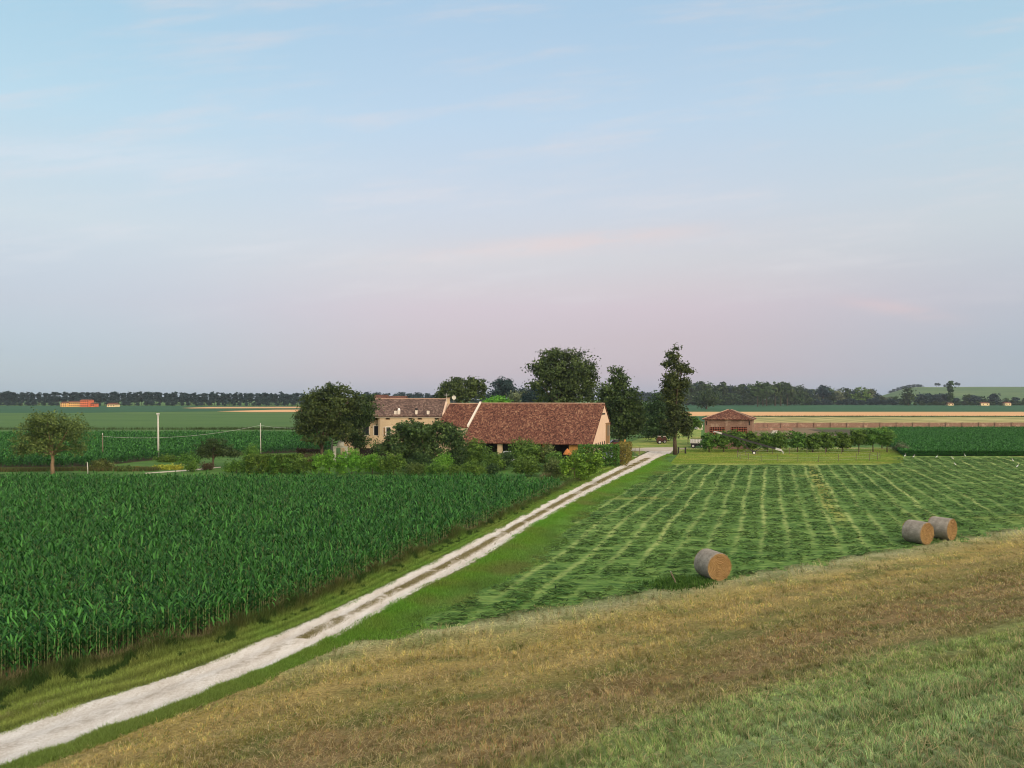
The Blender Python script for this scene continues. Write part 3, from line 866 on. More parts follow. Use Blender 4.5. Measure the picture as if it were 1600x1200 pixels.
# ------------------------------------------------------------------ maize
def corn_mesh(px, py, leaves, seg, seed, hs=1.0, lw=1.0):
    """leaf strips for many maize plants at once; returns verts, quads, v"""
    r = np.random.default_rng(seed)
    n = len(px)
    hgt = (1.16 + .15 * r.standard_normal(n)) * hs
    az = r.random(n) * math.pi * 2
    k = np.arange(leaves)
    h0 = hgt[:, None] * (0.30 + 0.70 * (k / (leaves - 1))[None] ** 0.9) * (1 + .03 * r.standard_normal((n, leaves)))
    a = az[:, None] + k[None] * math.pi + .45 * r.standard_normal((n, leaves))
    ln = (0.33 + 0.20 * np.sin(math.pi * (0.15 + 0.75 * k / (leaves - 1))))[None] * (1 + .16 * r.standard_normal((n, leaves))) * hs
    up = 0.85 + 0.55 * (k / (leaves - 1))[None] + .15 * r.standard_normal((n, leaves))
    dr = 1.15 - 0.35 * (k / (leaves - 1))[None] + .25 * r.standard_normal((n, leaves))
    t = np.linspace(0, 1, seg + 1)
    rr = ln[..., None] * (0.95 * t - .18 * t * t)
    zz = h0[..., None] + ln[..., None] * (up[..., None] * t - dr[..., None] * t * t)
    w = 0.036 * lw * np.array([np.interp(x, [0, .3, .75, 1], [.7, 1.0, .7, .04]) for x in t])
    ca, sa = np.cos(a)[..., None], np.sin(a)[..., None]
    cx = px[:, None, None] + rr * ca; cy = py[:, None, None] + rr * sa
    zz = np.maximum(zz, .05)
    ox, oy = -sa * w, ca * w
    tw = (r.standard_normal((n, leaves)) * .5)[..., None] * w * t
    V = np.stack([np.stack([cx + ox, cy + oy, zz + tw], -1), np.stack([cx - ox, cy - oy, zz - tw], -1)], -2)
    m = n * leaves
    V = V.reshape(m, (seg + 1) * 2, 3)
    b = (np.arange(m) * (seg + 1) * 2)[:, None, None] + (np.arange(seg) * 2)[None, :, None] + np.array([0, 1, 3, 2])[None, None]
    val = np.clip(.42 + .27 * r.standard_normal((n, leaves)) + .12 * r.standard_normal((n, 1)), 0, 1)
    val = np.repeat(val.reshape(-1), (seg + 1) * 2)
    return V.reshape(-1, 3), b.reshape(-1, 4), val, hgt


M['maize'] = mat_leaf('maize_leaf', (0.005, 0.046, 0.007), (0.088, 0.285, 0.052), trans=0.25, rough=0.6, spec=0.18, objvar=0.0)
M['stalk'] = mat_plain('maize_stalk', (0.26, 0.30, 0.12), var=0.3, scale=8)


def stalk_mesh(px, py, hgt, r=0.013):
    n = len(px)
    a = np.array([0, 2.1, 4.2])
    ring = np.stack([np.cos(a), np.sin(a), 0 * a], -1) * r
    base = np.stack([px, py, np.zeros(n)], -1); top = np.stack([px, py, hgt * .97], -1)
    V = np.concatenate([base[:, None] + ring[None], top[:, None] + ring[None] * .6], 1)
    i = np.arange(n)[:, None] * 6
    q = np.concatenate([i + np.array([0, 1, 4, 3]), i + np.array([1, 2, 5, 4]), i + np.array([2, 0, 3, 5])], 0)
    return V.reshape(-1, 3), q


def build_corn():
    d = np.array([math.sin(math.radians(17.5)), math.cos(math.radians(17.5))])
    # rows follow the field edge, stepping away from it
    ya = np.arange(17.0, 89.0, 0.125)
    PX = []; PY = []
    for r in range(0, 156):
        y = ya + rng.normal(0, .03, len(ya))
        x = corn_edge(y) - r * 0.72 + rng.normal(0, .03, len(y))
        far = 84.5 - 0.06 * (x + 20) * .3 - (x > 1.5) * 3
        k = (y < far) & (x > -0.74 * y - 9) & (rng.random(len(y)) > .03)
        dens = np.where(y > 55, .72, 1.0)
        k &= rng.random(len(y)) < dens
        PX.append(x[k]); PY.append(y[k])
    px = np.concatenate(PX); py = np.concatenate(PY)
    # individuals: the 300 plants nearest the camera inside the frame
    inside = (np.abs(px) < 0.685 * py + .3)
    dist = np.where(inside, np.hypot(px, py), 1e9)
    idx = np.argsort(dist)[:300]
    rest = np.ones(len(px), bool); rest[idx] = False
    variants = []
    for k in range(8):
        z = np.zeros(1)
        V, q, v, hg = corn_mesh(z, z, 10, 6, 100 + k)
        fo = np_mesh('foliage', V, q, M['maize'], v=v, smooth=True)
        sV, sq = stalk_mesh(z, z, hg, .014)
        st = np_mesh('stalk', sV, sq, M['stalk'])
        variants.append((fo, st))
    for i, j in enumerate(idx):
        fo, st = variants[i % 8]
        o = thing('maize_plant', 'green maize plant with arching leaves, near edge of the maize field by the track', 'maize plant', (px[j], py[j], 0),
                  'maize plants at the near end of the field', rz=rng.random() * 6.28)
        s = .92 + .18 * rng.random()
        o.scale = (s, s, s)
        link('foliage', fo, o); link('stalk', st, o)
    x, y = px[rest], py[rest]
    nearr = np.hypot(x, y) < 48
    fv = []; fq = []; vv = []; off = 0; fm = []
    for sel, lv, sg, sd_, lwf in ((nearr, 9, 5, 1, 1.0), (~nearr, 8, 3, 2, 1.25)):
        V, q, v, hg = corn_mesh(x[sel], y[sel], lv, sg, sd_, lw=lwf)
        fv.append(V); fq.append(q + off); vv.append(v); off += len(V); fm.append(np.zeros(len(q)))
        sV, sq = stalk_mesh(x[sel], y[sel], hg)
        fv.append(sV); fq.append(sq + off); vv.append(np.zeros(len(sV))); off += len(sV); fm.append(np.ones(len(sq)))
    me = np_mesh('maize_crop', np.concatenate(fv), np.concatenate(fq), [M['maize'], M['stalk']], v=np.concatenate(vv), smooth=True, fm=np.concatenate(fm))
    link('maize_crop', me, kind='stuff', label='dense dark green maize crop left of the white track', cat='maize')
    e = [(corn_edge(t) + .25, t) for t in np.arange(17, 84, 3.0)]
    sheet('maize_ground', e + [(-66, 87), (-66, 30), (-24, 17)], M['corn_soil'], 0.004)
    # second maize field, behind the garden on the left
    n = 30000
    y = 103 + 88 * rng.random(n); x = -(0.24 * y) - rng.random(n) * (0.52 * y)
    lim = np.interp((x / y * F + 800), [-100, 140, 240, 330, 480, 520], [106, 107.5, 119, 126, 137, 138])
    k = (y > lim)
    x, y = x[k], y[k]
    V, q, v, hg = corn_mesh(x, y, 6, 2, 7, lw=2.3)
    link('maize_crop', np_mesh('maize_crop', V, q, M['maize'], v=v, smooth=True), kind='stuff', label='second maize field beyond the garden at the left', cat='maize')
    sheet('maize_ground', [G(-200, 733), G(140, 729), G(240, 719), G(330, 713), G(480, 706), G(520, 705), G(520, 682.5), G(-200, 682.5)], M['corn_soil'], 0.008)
    # low dark crop at the right
    n = 75000
    y = 127.5 + 105 * rng.random(n) ** 1.7; x = .49 * y + rng.random(n) * (.26 * y)
    uu = x / y * F + 800
    k = (uu > np.interp(y, [126, 130, 150, 200, 232], [1418, 1408, 1392, 1300, 1262]))
    x, y = x[k], y[k]
    V, q, v, hg = corn_mesh(x, y, 5, 2, 9, hs=.6, lw=2.2)
    link('green_crop', np_mesh('green_crop', V, q, M['maize'], v=v, smooth=True), kind='stuff', label='dense dark green crop field right of the clipped tree row', cat='crop')
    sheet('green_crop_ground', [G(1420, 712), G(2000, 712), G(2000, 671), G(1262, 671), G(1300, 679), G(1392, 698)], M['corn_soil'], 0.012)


build_corn()


def build_hay_tufts():
    n = 330000
    y = 29 + 99 * rng.random(n) ** 1.4
    x = -8 + rng.random(n) * (0.75 * 128 + 8)
    s = levee_s(x, y)
    u = x / y * F + 800; v = HZ + F * H / y
    bank = np.interp(y, [30, 32.3, 36, 41.3, 51, 65.6, 83, 111], [-6, -4.8, -3.4, -.2, 2.2, 5.9, 12.7, 23.7]) + .1
    k = (s > 29.8) & (x > bank) & (x < .73 * y + 9) & ((v > 727) | ((u > 1395) & (v > 715)))
    q = x - y * math.tan(math.radians(18.9))
    sm = np.clip((q - 14) / 32, 0, 1); sm = sm * sm * (3 - 2 * sm)
    k &= rng.random(n) < .8
    q = q - sm * (y - 95) * .085 + 100.4
    fr = np.abs((q / 1.83) % 1 - .5)
    k &= (fr > .15) | (rng.random(n) < .2)
    k &= fbm(x * .7, y * 1.8) > .34 + .2 * rng.random(n)
    x, y = x[k], y[k]
    n = len(x)
    # lying wisps of cut grass: short arched strips
    L = .20 + .32 * rng.random(n); a = rng.normal(0, .6, n) + (rng.random(n) < .5) * math.pi
    w = .010 + .00045 * y
    dx, dy = np.cos(a) * L / 2, np.sin(a) * L / 2
    z0 = .02 + .02 * rng.random(n); zm = z0 + .015 + .045 * rng.random(n)
    sx, sy = -np.sin(a) * w, np.cos(a) * w
    mk = lambda px, py, z: np.stack([px, py, z], -1)
    V = np.stack([mk(x - dx - sx, y - dy - sy, z0), mk(x - dx + sx, y - dy + sy, z0), mk(x + sx, y + sy, zm), mk(x - sx, y - sy, zm + .02),
                  mk(x + dx + sx, y + dy + sy, z0), mk(x + dx - sx, y + dy - sy, z0 + .02)], 1).reshape(-1, 3)
    i = np.arange(n)[:, None] * 6
    q = np.concatenate([i + np.array([0, 1, 2, 3]), i + np.array([3, 2, 4, 5])], 0)
    f = fbm(x * .4, y * .4)[:, None]
    c = (np.array([.032, .105, .020]) * f + np.array([.15, .25, .06]) * (1 - f)) * (.25 + 1.4 * rng.random((n, 1)))
    link('cut_hay', np_mesh('cut_hay', V, q, M['blade'], col=np.repeat(c, 6, 0)), kind='stuff', label='dark green cut grass lying in swaths on the hay field', cat='hay')


build_hay_tufts()


# ------------------------------------------------------------------ trees and shrubs
def crown_mesh(name, lobes, n, leaf, mat, seed, csig=.55, clump=14, up=0.35, asp=0.62, shell=2.2, flat=1.0):
    """lobes: (x,y,z,rx,ry,rz). Leaf clumps through the volume of the lobes"""
    r = np.random.default_rng(seed)
    lb = np.asarray(lobes, float)
    wt = (lb[:, 3] * lb[:, 4] * lb[:, 5]) ** .72; wt /= wt.sum()
    n = int(n * 1.35); clump = int(clump * 2.6); leaf = leaf * 1.2; asp = min(.85, asp * 1.2); csig = csig * 1.15
    K = max(8, n // clump)
    li = r.choice(len(lb), K, p=wt)
    d = r.standard_normal((K, 3)); d /= np.linalg.norm(d, axis=1)[:, None]
    rad = r.random(K) ** (1 / shell) * (.80 + .34 * r.random(K))
    cc = lb[li, :3] + d * lb[li, 3:] * rad[:, None]
    cr = r.random(K)
    csz = (.6 + .8 * r.random(K)) * csig
    m = K * clump
    off = r.standard_normal((K, clump, 3)) * csz[:, None, None] * np.array([1, 1, .62 * flat])
    p = (cc[:, None] + off).reshape(m, 3)
    out = np.repeat(d, clump, 0)
    nrm = out * .55 + np.array([0, 0, up]) + r.standard_normal((m, 3)) * .55
    nrm /= np.linalg.norm(nrm, axis=1)[:, None]
    a = np.cross(nrm, r.standard_normal((m, 3))); a /= np.linalg.norm(a, axis=1)[:, None]
    b = np.cross(nrm, a)
    sz = leaf * (.55 + .8 * r.random(m))[:, None]
    V = np.stack([p - a * sz * .5, p - b * sz * .5 * asp + nrm * sz * .06, p + a * sz * .5, p + b * sz * .5 * asp + nrm * sz * .06], 1).reshape(-1, 3)
    q = np.arange(m)[:, None] * 4 + np.arange(4)
    v = np.clip(.18 + .6 * np.repeat(cr, clump) + .2 * r.standard_normal(m), 0, 1)
    return np_mesh(name, V, q, mat, v=np.repeat(v, 4))


def trunk_mesh(name, mat, h, r0, targets, seed, fork=.6, lean=(0, 0), k=7):
    """tapered trunk, limbs to each target point with a bend"""
    r = np.random.default_rng(seed)
    b = MB()
    pts = [(lean[0] * t * h + .03 * h * r.standard_normal() * t * .4, lean[1] * t * h, t * h) for t in np.linspace(0, 1, 6)]
    pts[0] = (0, 0, -.15)
    rad = r0 * np.array([1.35, 1.0, .92, .85, .76, .62])
    b.tube(pts, rad, k)
    pts = np.asarray(pts)
    for tg in targets:
        tg = np.asarray(tg, float)
        s = fork + (1 - fork) * r.random()
        st = np.array([np.interp(s, np.linspace(0, 1, 6), pts[:, i]) for i in range(3)])
        m1 = st * .6 + tg * .4 + np.array([0, 0, .08 * h * r.random()]) + r.standard_normal(3) * .03 * h
        b.tube([st, m1, tg * .75 + m1 * .25 + r.standard_normal(3) * .02 * h, tg], r0 * np.array([.55, .38, .24, .08]), 5)
    return b.mesh(name, mat, True)


def px_lobes(u0, Y, lobes, depth=1.0, seed=0, vb=None):
    """lobes in photo pixels (u,v,ru,rv) at distance Y -> local metres about (u0, ground)"""
    r = np.random.default_rng(seed)
    k = Y / F; out = []
    W0 = max(abs(l[0] - u0) + l[2] for l in lobes) * k
    for (u, v, ru, rv) in lobes:
        z = H - (v - HZ) * k
        x = (u - u0) * k
        dy = (r.random() - .5) * max(0.0, (W0 - ru * k)) * .9 * depth
        out.append((x, dy, z, ru * k, (ru * .5 + rv * .5) * k * depth, rv * k))
    return out


LEAFM = {}
for nm, dk, lt in (('olive', (0.030, 0.056, 0.012), (0.165, 0.225, 0.058)), ('walnut', (0.012, 0.036, 0.010), (0.110, 0.170, 0.046)),
                   ('deep', (0.009, 0.028, 0.008), (0.075, 0.132, 0.036)), ('poplar', (0.010, 0.028, 0.007), (0.105, 0.145, 0.038)),
                   ('fresh', (0.045, 0.135, 0.012), (0.20, 0.42, 0.045)), ('mid', (0.020, 0.070, 0.010), (0.170, 0.310, 0.046)),
                   ('yellow', (0.14, 0.18, 0.018), (0.46, 0.48, 0.06)), ('gold', (0.08, 0.085, 0.012), (0.32, 0.28, 0.06)),
                   ('grey', (0.055, 0.080, 0.040), (0.21, 0.25, 0.13)), ('blue', (0.008, 0.028, 0.030), (0.038, 0.078, 0.078)),  # 'blue' has the bluish distance haze put into the leaf colour
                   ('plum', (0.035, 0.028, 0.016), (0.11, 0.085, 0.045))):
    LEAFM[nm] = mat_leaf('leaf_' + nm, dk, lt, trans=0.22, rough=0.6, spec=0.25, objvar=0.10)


def plant(name, label, cat, u0, Y, lobes, leafmat, n, leaf, seed, trunk_h=None, r0=None, bark='bark', csig=.5, group=None, clump=14, up=.35, asp=.62,
          depth=1.0, limbs=True, shell=2.2, fork=.55, lean=(0, 0), trunk_name='trunk', crown_name='crown'):
    x = (u0 - 800) / F * Y
    o = thing(name, label, cat, (x, Y, 0), group)
    lb = px_lobes(u0, Y, lobes, depth, seed)
    link(crown_name, crown_mesh(crown_name, lb, n, leaf, LEAFM[leafmat], seed, csig, clump, up, asp, shell), o)
    top = max(l[2] for l in lb)
    th = trunk_h if trunk_h else .45 * top
    rr = r0 if r0 else max(.06, .018 * top)
    tg = [(l[0] * .8, l[1] * .8, l[2]) for l in lb if l[2] > th * .8] if limbs else [(0, 0, top)]
    link(trunk_name, trunk_mesh(trunk_name, M[bark], th, rr, tg, seed, fork, lean), o)
    return o


# --- main trees
plant('broad_tree', 'olive green spreading tree with bare trunk at far left, edge of the maize', 'tree', 82, yb(741), [(78, 674, 44, 28), (42, 690, 24, 20), (112, 672, 27, 26), (78, 657, 36, 15), (28, 703, 12, 12), (112, 700, 18, 12), (70, 700, 34, 12), (125, 668, 14, 16), (52, 668, 26, 18)],
      'olive', 9000, .20, 21, trunk_h=3.0, r0=.24, bark='bark_pale', csig=.32)
plant('walnut_tree', 'big dark round walnut tree left of the farmhouse', 'tree', 503, 110, [(515, 634, 36, 28), (492, 655, 24, 26), (520, 608, 24, 9), (488, 622, 20, 13), (478, 668, 13, 18), (518, 668, 26, 22), (545, 630, 22, 22), (480, 645, 15, 20), (500, 686, 22, 8)],
      'walnut', 15000, .27, 22, trunk_h=3.6, r0=.26, csig=.36, clump=18)
plant('walnut_tree', 'second dark tree against the end of the farmhouse, tightly behind the big walnut', 'tree', 556, 118, [(556, 650, 24, 26), (570, 632, 17, 17), (548, 670, 22, 22), (576, 648, 10, 18), (558, 690, 16, 8)],
      'deep', 9000, .27, 23, trunk_h=3.2, r0=.2, csig=.36, clump=18)
plant('great_tree', 'tallest wide crowned tree rising behind the barn roof', 'tree', 880, 172, [(880, 582, 42, 28), (850, 582, 20, 22), (914, 582, 22, 26), (882, 614, 46, 22), (895, 556, 26, 10), (865, 553, 22, 9), (834, 572, 10, 7), (836, 600, 14, 10), (920, 612, 14, 22), (850, 560, 12, 8)],
      'walnut', 17000, .40, 24, trunk_h=6, r0=.55, csig=.55, clump=16)
plant('plane_tree', 'leafy dark tree standing close behind the gable end of the barn', 'tree', 970, 139, [(966, 598, 18, 18), (968, 624, 28, 26), (972, 655, 30, 26), (946, 618, 12, 20), (990, 632, 13, 26), (961, 580, 9, 7), (975, 675, 26, 14), (950, 650, 14, 24), (994, 655, 11, 18)],
      'walnut', 13000, .32, 25, trunk_h=3.5, r0=.32, csig=.42, clump=16)
plant('tall_poplar', 'tall narrow ragged tree by the end of the white track', 'tree', 1055, yb(710), [(1054, 556, 11, 11), (1060, 572, 14, 12), (1047, 592, 10, 16), (1060, 600, 15, 18), (1054, 622, 16, 16), (1057, 645, 17, 20), (1074, 580, 9, 6), (1042, 610, 8, 12), (1054, 668, 18, 16), (1056, 545, 6, 4), (1070, 660, 9, 18), (1040, 570, 5, 6)],
      'poplar', 10500, .30, 26, trunk_h=13, r0=.30, csig=.30, clump=14, depth=.9, fork=.25)
plant('garden_tree', 'dark bushy tree behind the tall ragged poplar, on its left', 'tree', 1030, 168, [(1030, 632, 16, 18), (1026, 655, 20, 22), (1036, 675, 16, 14), (1016, 670, 12, 18), (1040, 650, 12, 18)],
      'deep', 6500, .36, 27, trunk_h=3, r0=.25, csig=.45)
plant('garden_tree', 'dark low tree in the shade between the plane tree and the poplar', 'tree', 1012, 185, [(1012, 650, 11, 20), (1006, 668, 12, 14), (1018, 672, 12, 12)], 'deep', 4000, .36, 28, trunk_h=2.5, r0=.22, csig=.45)
plant('garden_bush', 'light green bush right of the tall poplar trunk', 'bush', 1075, 160, [(1076, 665, 8, 10), (1084, 658, 7, 7), (1072, 678, 7, 8), (1092, 662, 5, 5)], 'mid', 2600, .26, 29, trunk_h=1.2, r0=.08, csig=.3)
plant('garden_tree', 'loose green tree showing above the farmhouse ridge', 'tree', 720, 185, [(705, 606, 20, 13), (738, 600, 18, 12), (722, 616, 34, 12), (690, 618, 9, 12), (752, 606, 8, 8), (712, 596, 9, 6)],
      'walnut', 5600, .42, 30, trunk_h=6, r0=.3, csig=.5)
plant('distant_tree', 'hazy blue grey round tree in the gap behind the barn ridge', 'tree', 785, 370, [(785, 604, 16, 12), (792, 600, 10, 9), (778, 616, 14, 9), (798, 616, 12, 12)], 'blue', 3000, .8, 31, trunk_h=7, r0=.5, csig=1.0)
plant('distant_tree', 'grey green tree low behind the barn, right of the hazy round one', 'tree', 812, 300, [(812, 619, 15, 9), (800, 625, 12, 7), (820, 628, 10, 7)], 'grey', 1800, .6, 32, trunk_h=4, r0=.3, csig=.8)
plant('distant_tree', 'dark tree hugging the left foot of the tallest tree behind the barn', 'tree', 836, 240, [(838, 612, 12, 10), (826, 622, 12, 10), (846, 624, 14, 10), (816, 612, 5, 5)], 'blue', 3000, .5, 33, trunk_h=5, r0=.35, csig=.65)
plant('garden_tree', 'bright green treetop just above the left end of the barn ridge', 'tree', 776, 150, [(776, 627, 17, 7), (766, 631, 12, 6), (786, 631, 10, 6)], 'fresh', 2600, .30, 34, trunk_h=6.5, r0=.2, csig=.4)
plant('field_tree', 'lone round dark tree on the wheat edge, above the brick barn', 'tree', 1104, yb(639.5), [(1104, 622, 14, 10), (1100, 628, 14, 8), (1108, 615, 9, 6), (1110, 628, 9, 7)], 'deep', 3200, 1.1, 35, trunk_h=8, r0=.6, csig=1.5)

# --- clipped mulberry row by the brick barn
ROW = [(1108, 675), (1131, 673), (1153, 671), (1176, 674), (1199, 674), (1219, 674), (1246, 673), (1270, 676), (1291, 674), (1317, 674), (1342, 668), (1364, 668), (1386, 669), (1378, 667)]
for i, (u, vt) in enumerate(ROW):
    Y = yb(706.5 if i < 13 else 701.0); w = 13.5 if i not in (10, 11) else 14.5
    lb = [(u, vt + 14, w, 12), (u - 4, vt + 18, w * .85, 10), (u + 4, vt + 10, w * .85, 9), (u - 4, vt + 6, w * .7, 6), (u + 1, vt + 20, w * .8, 8)]
    lab = {0: 'dark clipped tree at the left end of the row, partly over the farm trailer', 12: 'front clipped tree at the right end of the row by the crop field',
           13: 'clipped tree standing just behind the right end of the row'}.get(i, 'small dark clipped tree with short trunk in the row by the brick barn')
    plant('mulberry_tree', lab, 'tree', u, Y, lb, 'mid', 3400, .20, 300 + i, trunk_h=1.2, r0=.11, csig=.19, group='clipped trees in a row by the brick barn', clump=14, up=.5)

# --- garden shrubs between maize and farm: (name,label,u,vt,vb,halfwidth,leaf,kind)
def shrub(name, label, u, vt, hw, Y, leafm, seed, n=1800, leaf=.16, kind='round', cat='shrub', group=None, base_v=None, csig=.22):
    vbm = HZ + F * H / Y
    hh = vbm - vt
    r = np.random.default_rng(seed)
    if kind == 'round':
        lb = [(u, vt + hh * .5, hw * .8, hh * .42), (u - hw * .35, vt + hh * .62, hw * .6, hh * .33), (u + hw * .4, vt + hh * .58, hw * .55, hh * .35), (u + hw * .1, vt + hh * .28, hw * .5, hh * .22)]
        return plant(name, label, cat, u, Y, lb, leafm, n, leaf, seed, trunk_h=hh * Y / F * .35, r0=.05, csig=csig, group=group, trunk_name='stems', crown_name='foliage')
    lb = []
    m = max(4, int(hw / 3.2))
    for k in range(m):                                     # upright shoots
        uu = u + (k / (m - 1) * 2 - 1) * hw * .85
        t = vt + hh * (.02 + .20 * r.random() + .12 * abs(k / (m - 1) * 2 - 1))
        lb.append((uu, (t + vbm) / 2, hw / m * 1.5, (vbm - t) * .48))
    return plant(name, label, cat, u, Y, lb, leafm, n, leaf, seed, trunk_h=hh * Y / F * .3, r0=.05, csig=csig * .8, group=group, up=.05, asp=.38, trunk_name='stems', crown_name='foliage')


SH = [
    ('shrub', 'rounded olive shrub just right of the short white post at far left', 158, 717, 17, 103, 'olive', 'round', 1600),
    ('shrub', 'low dark weedy bush on the garden edge left of the yellow flowering bushes', 196, 730, 16, 102, 'olive', 'round', 1100),
    ('shrub', 'light green shrub at the foot of the white concrete pole', 262, 712, 20, 116, 'mid', 'round', 1800),
    ('shrub', 'mid green shrub between the white concrete pole and the dark umbrella shaped tree', 295, 706, 22, 113, 'mid', 'round', 2200),
    ('flowering_bush', 'small yellow bush along the garden path, left one', 248, 729, 8, 104, 'yellow', 'round', 700),
    ('flowering_bush', 'small yellow bush along the garden path, middle one', 263, 729, 8, 104, 'yellow', 'round', 700),
    ('flowering_bush', 'small yellow bush along the garden path, right one', 277, 729, 6, 104, 'yellow', 'round', 600),
    ('flowering_bush', 'slim yellow green plant at the left end of the garden path', 212, 730, 5, 104, 'yellow', 'shoot', 400),
    ('shrub', 'small bushy sapling in front of the garden path', 300, 718, 9, 101, 'mid', 'round', 900),
    ('shrub', 'brown leaved small bush at the trunk of the umbrella shaped tree', 324, 722, 8, 103, 'plum', 'round', 700),
    ('shrub', 'compact shrub with pale upright tips left of the long clipped hedge', 370, 714, 15, 99, 'mid', 'shoot', 2200),
    ('shrub', 'light yellow green shrub behind the wooden pole', 393, 689, 17, 112, 'mid', 'round', 1600),
    ('shrub', 'tall bright green shrub left of centre in front of the walnut trunk', 475, 705, 18, 97, 'mid', 'shoot', 2600),
    ('shrub', 'bright lime green shrub in front of the pale stone pillars', 515, 696, 20, 97, 'fresh', 'shoot', 3000),
    ('shrub', 'dense lime green shrub left of the cream garden wall', 550, 694, 20, 98, 'fresh', 'shoot', 3000),
    ('shrub', 'bright upright green shrub under the cream garden wall', 582, 698, 18, 98, 'fresh', 'shoot', 2600),
    ('shrub', 'olive green shrub with tall shoots right of the lime green ones', 615, 702, 20, 97, 'mid', 'shoot', 3000),
    ('shrub', 'rounded grey green shrub with stiff stems below the big persimmon', 648, 718, 13, 95, 'olive', 'shoot', 1700),
    ('shrub', 'bright topped shrub directly below the right side of the persimmon', 692, 706, 18, 100, 'fresh', 'round', 2000),
    ('shrub', 'small shrub with reddish stems beside the persimmon, near the maize', 678, 718, 13, 95, 'mid', 'shoot', 1500),
    ('shrub', 'low round shrub with light tips, second right of the persimmon', 710, 726, 11, 94, 'mid', 'round', 1200),
    ('shrub', 'upright shrub on bare stems in front of the barn at left', 742, 712, 14, 95, 'mid', 'shoot', 1900),
    ('shrub', 'wide dark green bush under the left half of the barn eaves', 742, 685, 33, 106, 'mid', 'round', 5200),
    ('shrub', 'small dark sapling on the grass gap before the barn', 770, 724, 8, 96, 'deep', 'round', 900),
    ('shrub', 'tall leafy bush rising above the middle of the barn eaves', 818, 681, 34, 108, 'mid', 'round', 5000),
    ('shrub', 'brownish tipped bush under the right half of the barn eaves', 852, 692, 21, 108, 'olive', 'round', 3000),
    ('shrub', 'dark bush filling the gap between the persimmon and the barn', 712, 688, 20, 104, 'deep', 'round', 3200),
    ('shrub', 'tall mid green shrub in the shade under the middle of the persimmon', 655, 704, 20, 100, 'deep', 'round', 2600),
    ('shrub', 'leafy shrub between the tall leafy bush and the lime young tree', 866, 704, 15, 101, 'mid', 'round', 2000),
    ('shrub', 'pale tipped shrub at the left end of the lime green ones', 440, 707, 20, 98, 'mid', 'shoot', 2600),
    ('shrub', 'dark shrub directly in front of the first barn pillar', 772, 704, 16, 102, 'mid', 'round', 2200),
    ('shrub', 'dark bush in front of the white car', 788, 704, 16, 104, 'deep', 'round', 1800),
    ('shrub', 'large dark shrub with light green top in front of the barn, maize side', 822, 710, 27, 95, 'mid', 'round', 3600),
    ('shrub', 'dull green bush left of the bright lime young tree', 866, 716, 18, 95, 'olive', 'round', 2400),
    ('shrub', 'mid green bush behind the bright lime young tree', 905, 696, 15, 103, 'mid', 'round', 1900),
]
for i, (nm, lab, u, vt, hw, Y, lm, kd, n) in enumerate(SH):
    shrub(nm, lab, u, vt, hw, Y, lm, 400 + i, n, .17 if kd == 'round' else .20, kd)
plant('umbrella_tree', 'low dark flat topped tree by the garden path at left', 'tree', 333, 107, [(333, 698, 24, 9), (318, 704, 18, 8), (350, 705, 22, 8), (338, 690, 16, 6), (366, 708, 12, 6), (330, 710, 18, 6)],
      'deep', 5200, .17, 500, trunk_h=1.8, r0=.13, csig=.24)
plant('persimmon_tree', 'big dark broad leaved tree in front of the farmhouse wall', 'tree', 668, 103, [(668, 684, 34, 20), (628, 672, 17, 13), (614, 684, 12, 11), (645, 668, 18, 9), (640, 684, 20, 14), (700, 682, 22, 18), (655, 672, 24, 10), (690, 668, 22, 9), (632, 698, 16, 12), (715, 690, 11, 18), (670, 706, 30, 12)],
      'walnut', 12000, .26, 501, trunk_h=1.8, r0=.16, csig=.30, clump=14)
plant('garden_tree', 'dark shrubby tree beneath the persimmon, left side', 'tree', 606, 104, [(600, 696, 18, 10), (622, 702, 22, 12), (590, 704, 10, 8), (640, 712, 18, 10)], 'walnut', 4200, .22, 502, trunk_h=1.5, r0=.1, csig=.26)
plant('lime_tree', 'bright lime green young tree with pale trunk beside the track', 'tree', 898, yb(753.5), [(888, 722, 10, 10), (898, 716, 10, 8), (915, 726, 14, 12), (932, 718, 11, 11), (912, 744, 9, 8), (906, 732, 10, 10), (926, 734, 8, 8), (884, 732, 7, 8)],
      'fresh', 3600, .22, 503, trunk_h=1.9, r0=.06, bark='bark_pale', csig=.22)
for i, (u, v, r_) in enumerate(((1405, 690, 9), (1418, 698, 11), (1432, 703, 9))):
    shrub('weed_bush', ('grey green weedy bush at the corner of the right crop field, %s of three' % ('highest', 'middle', 'lowest')[i]), u, v, r_, 138 - i * 4, 'grey', 520 + i, 900, .18, 'round')


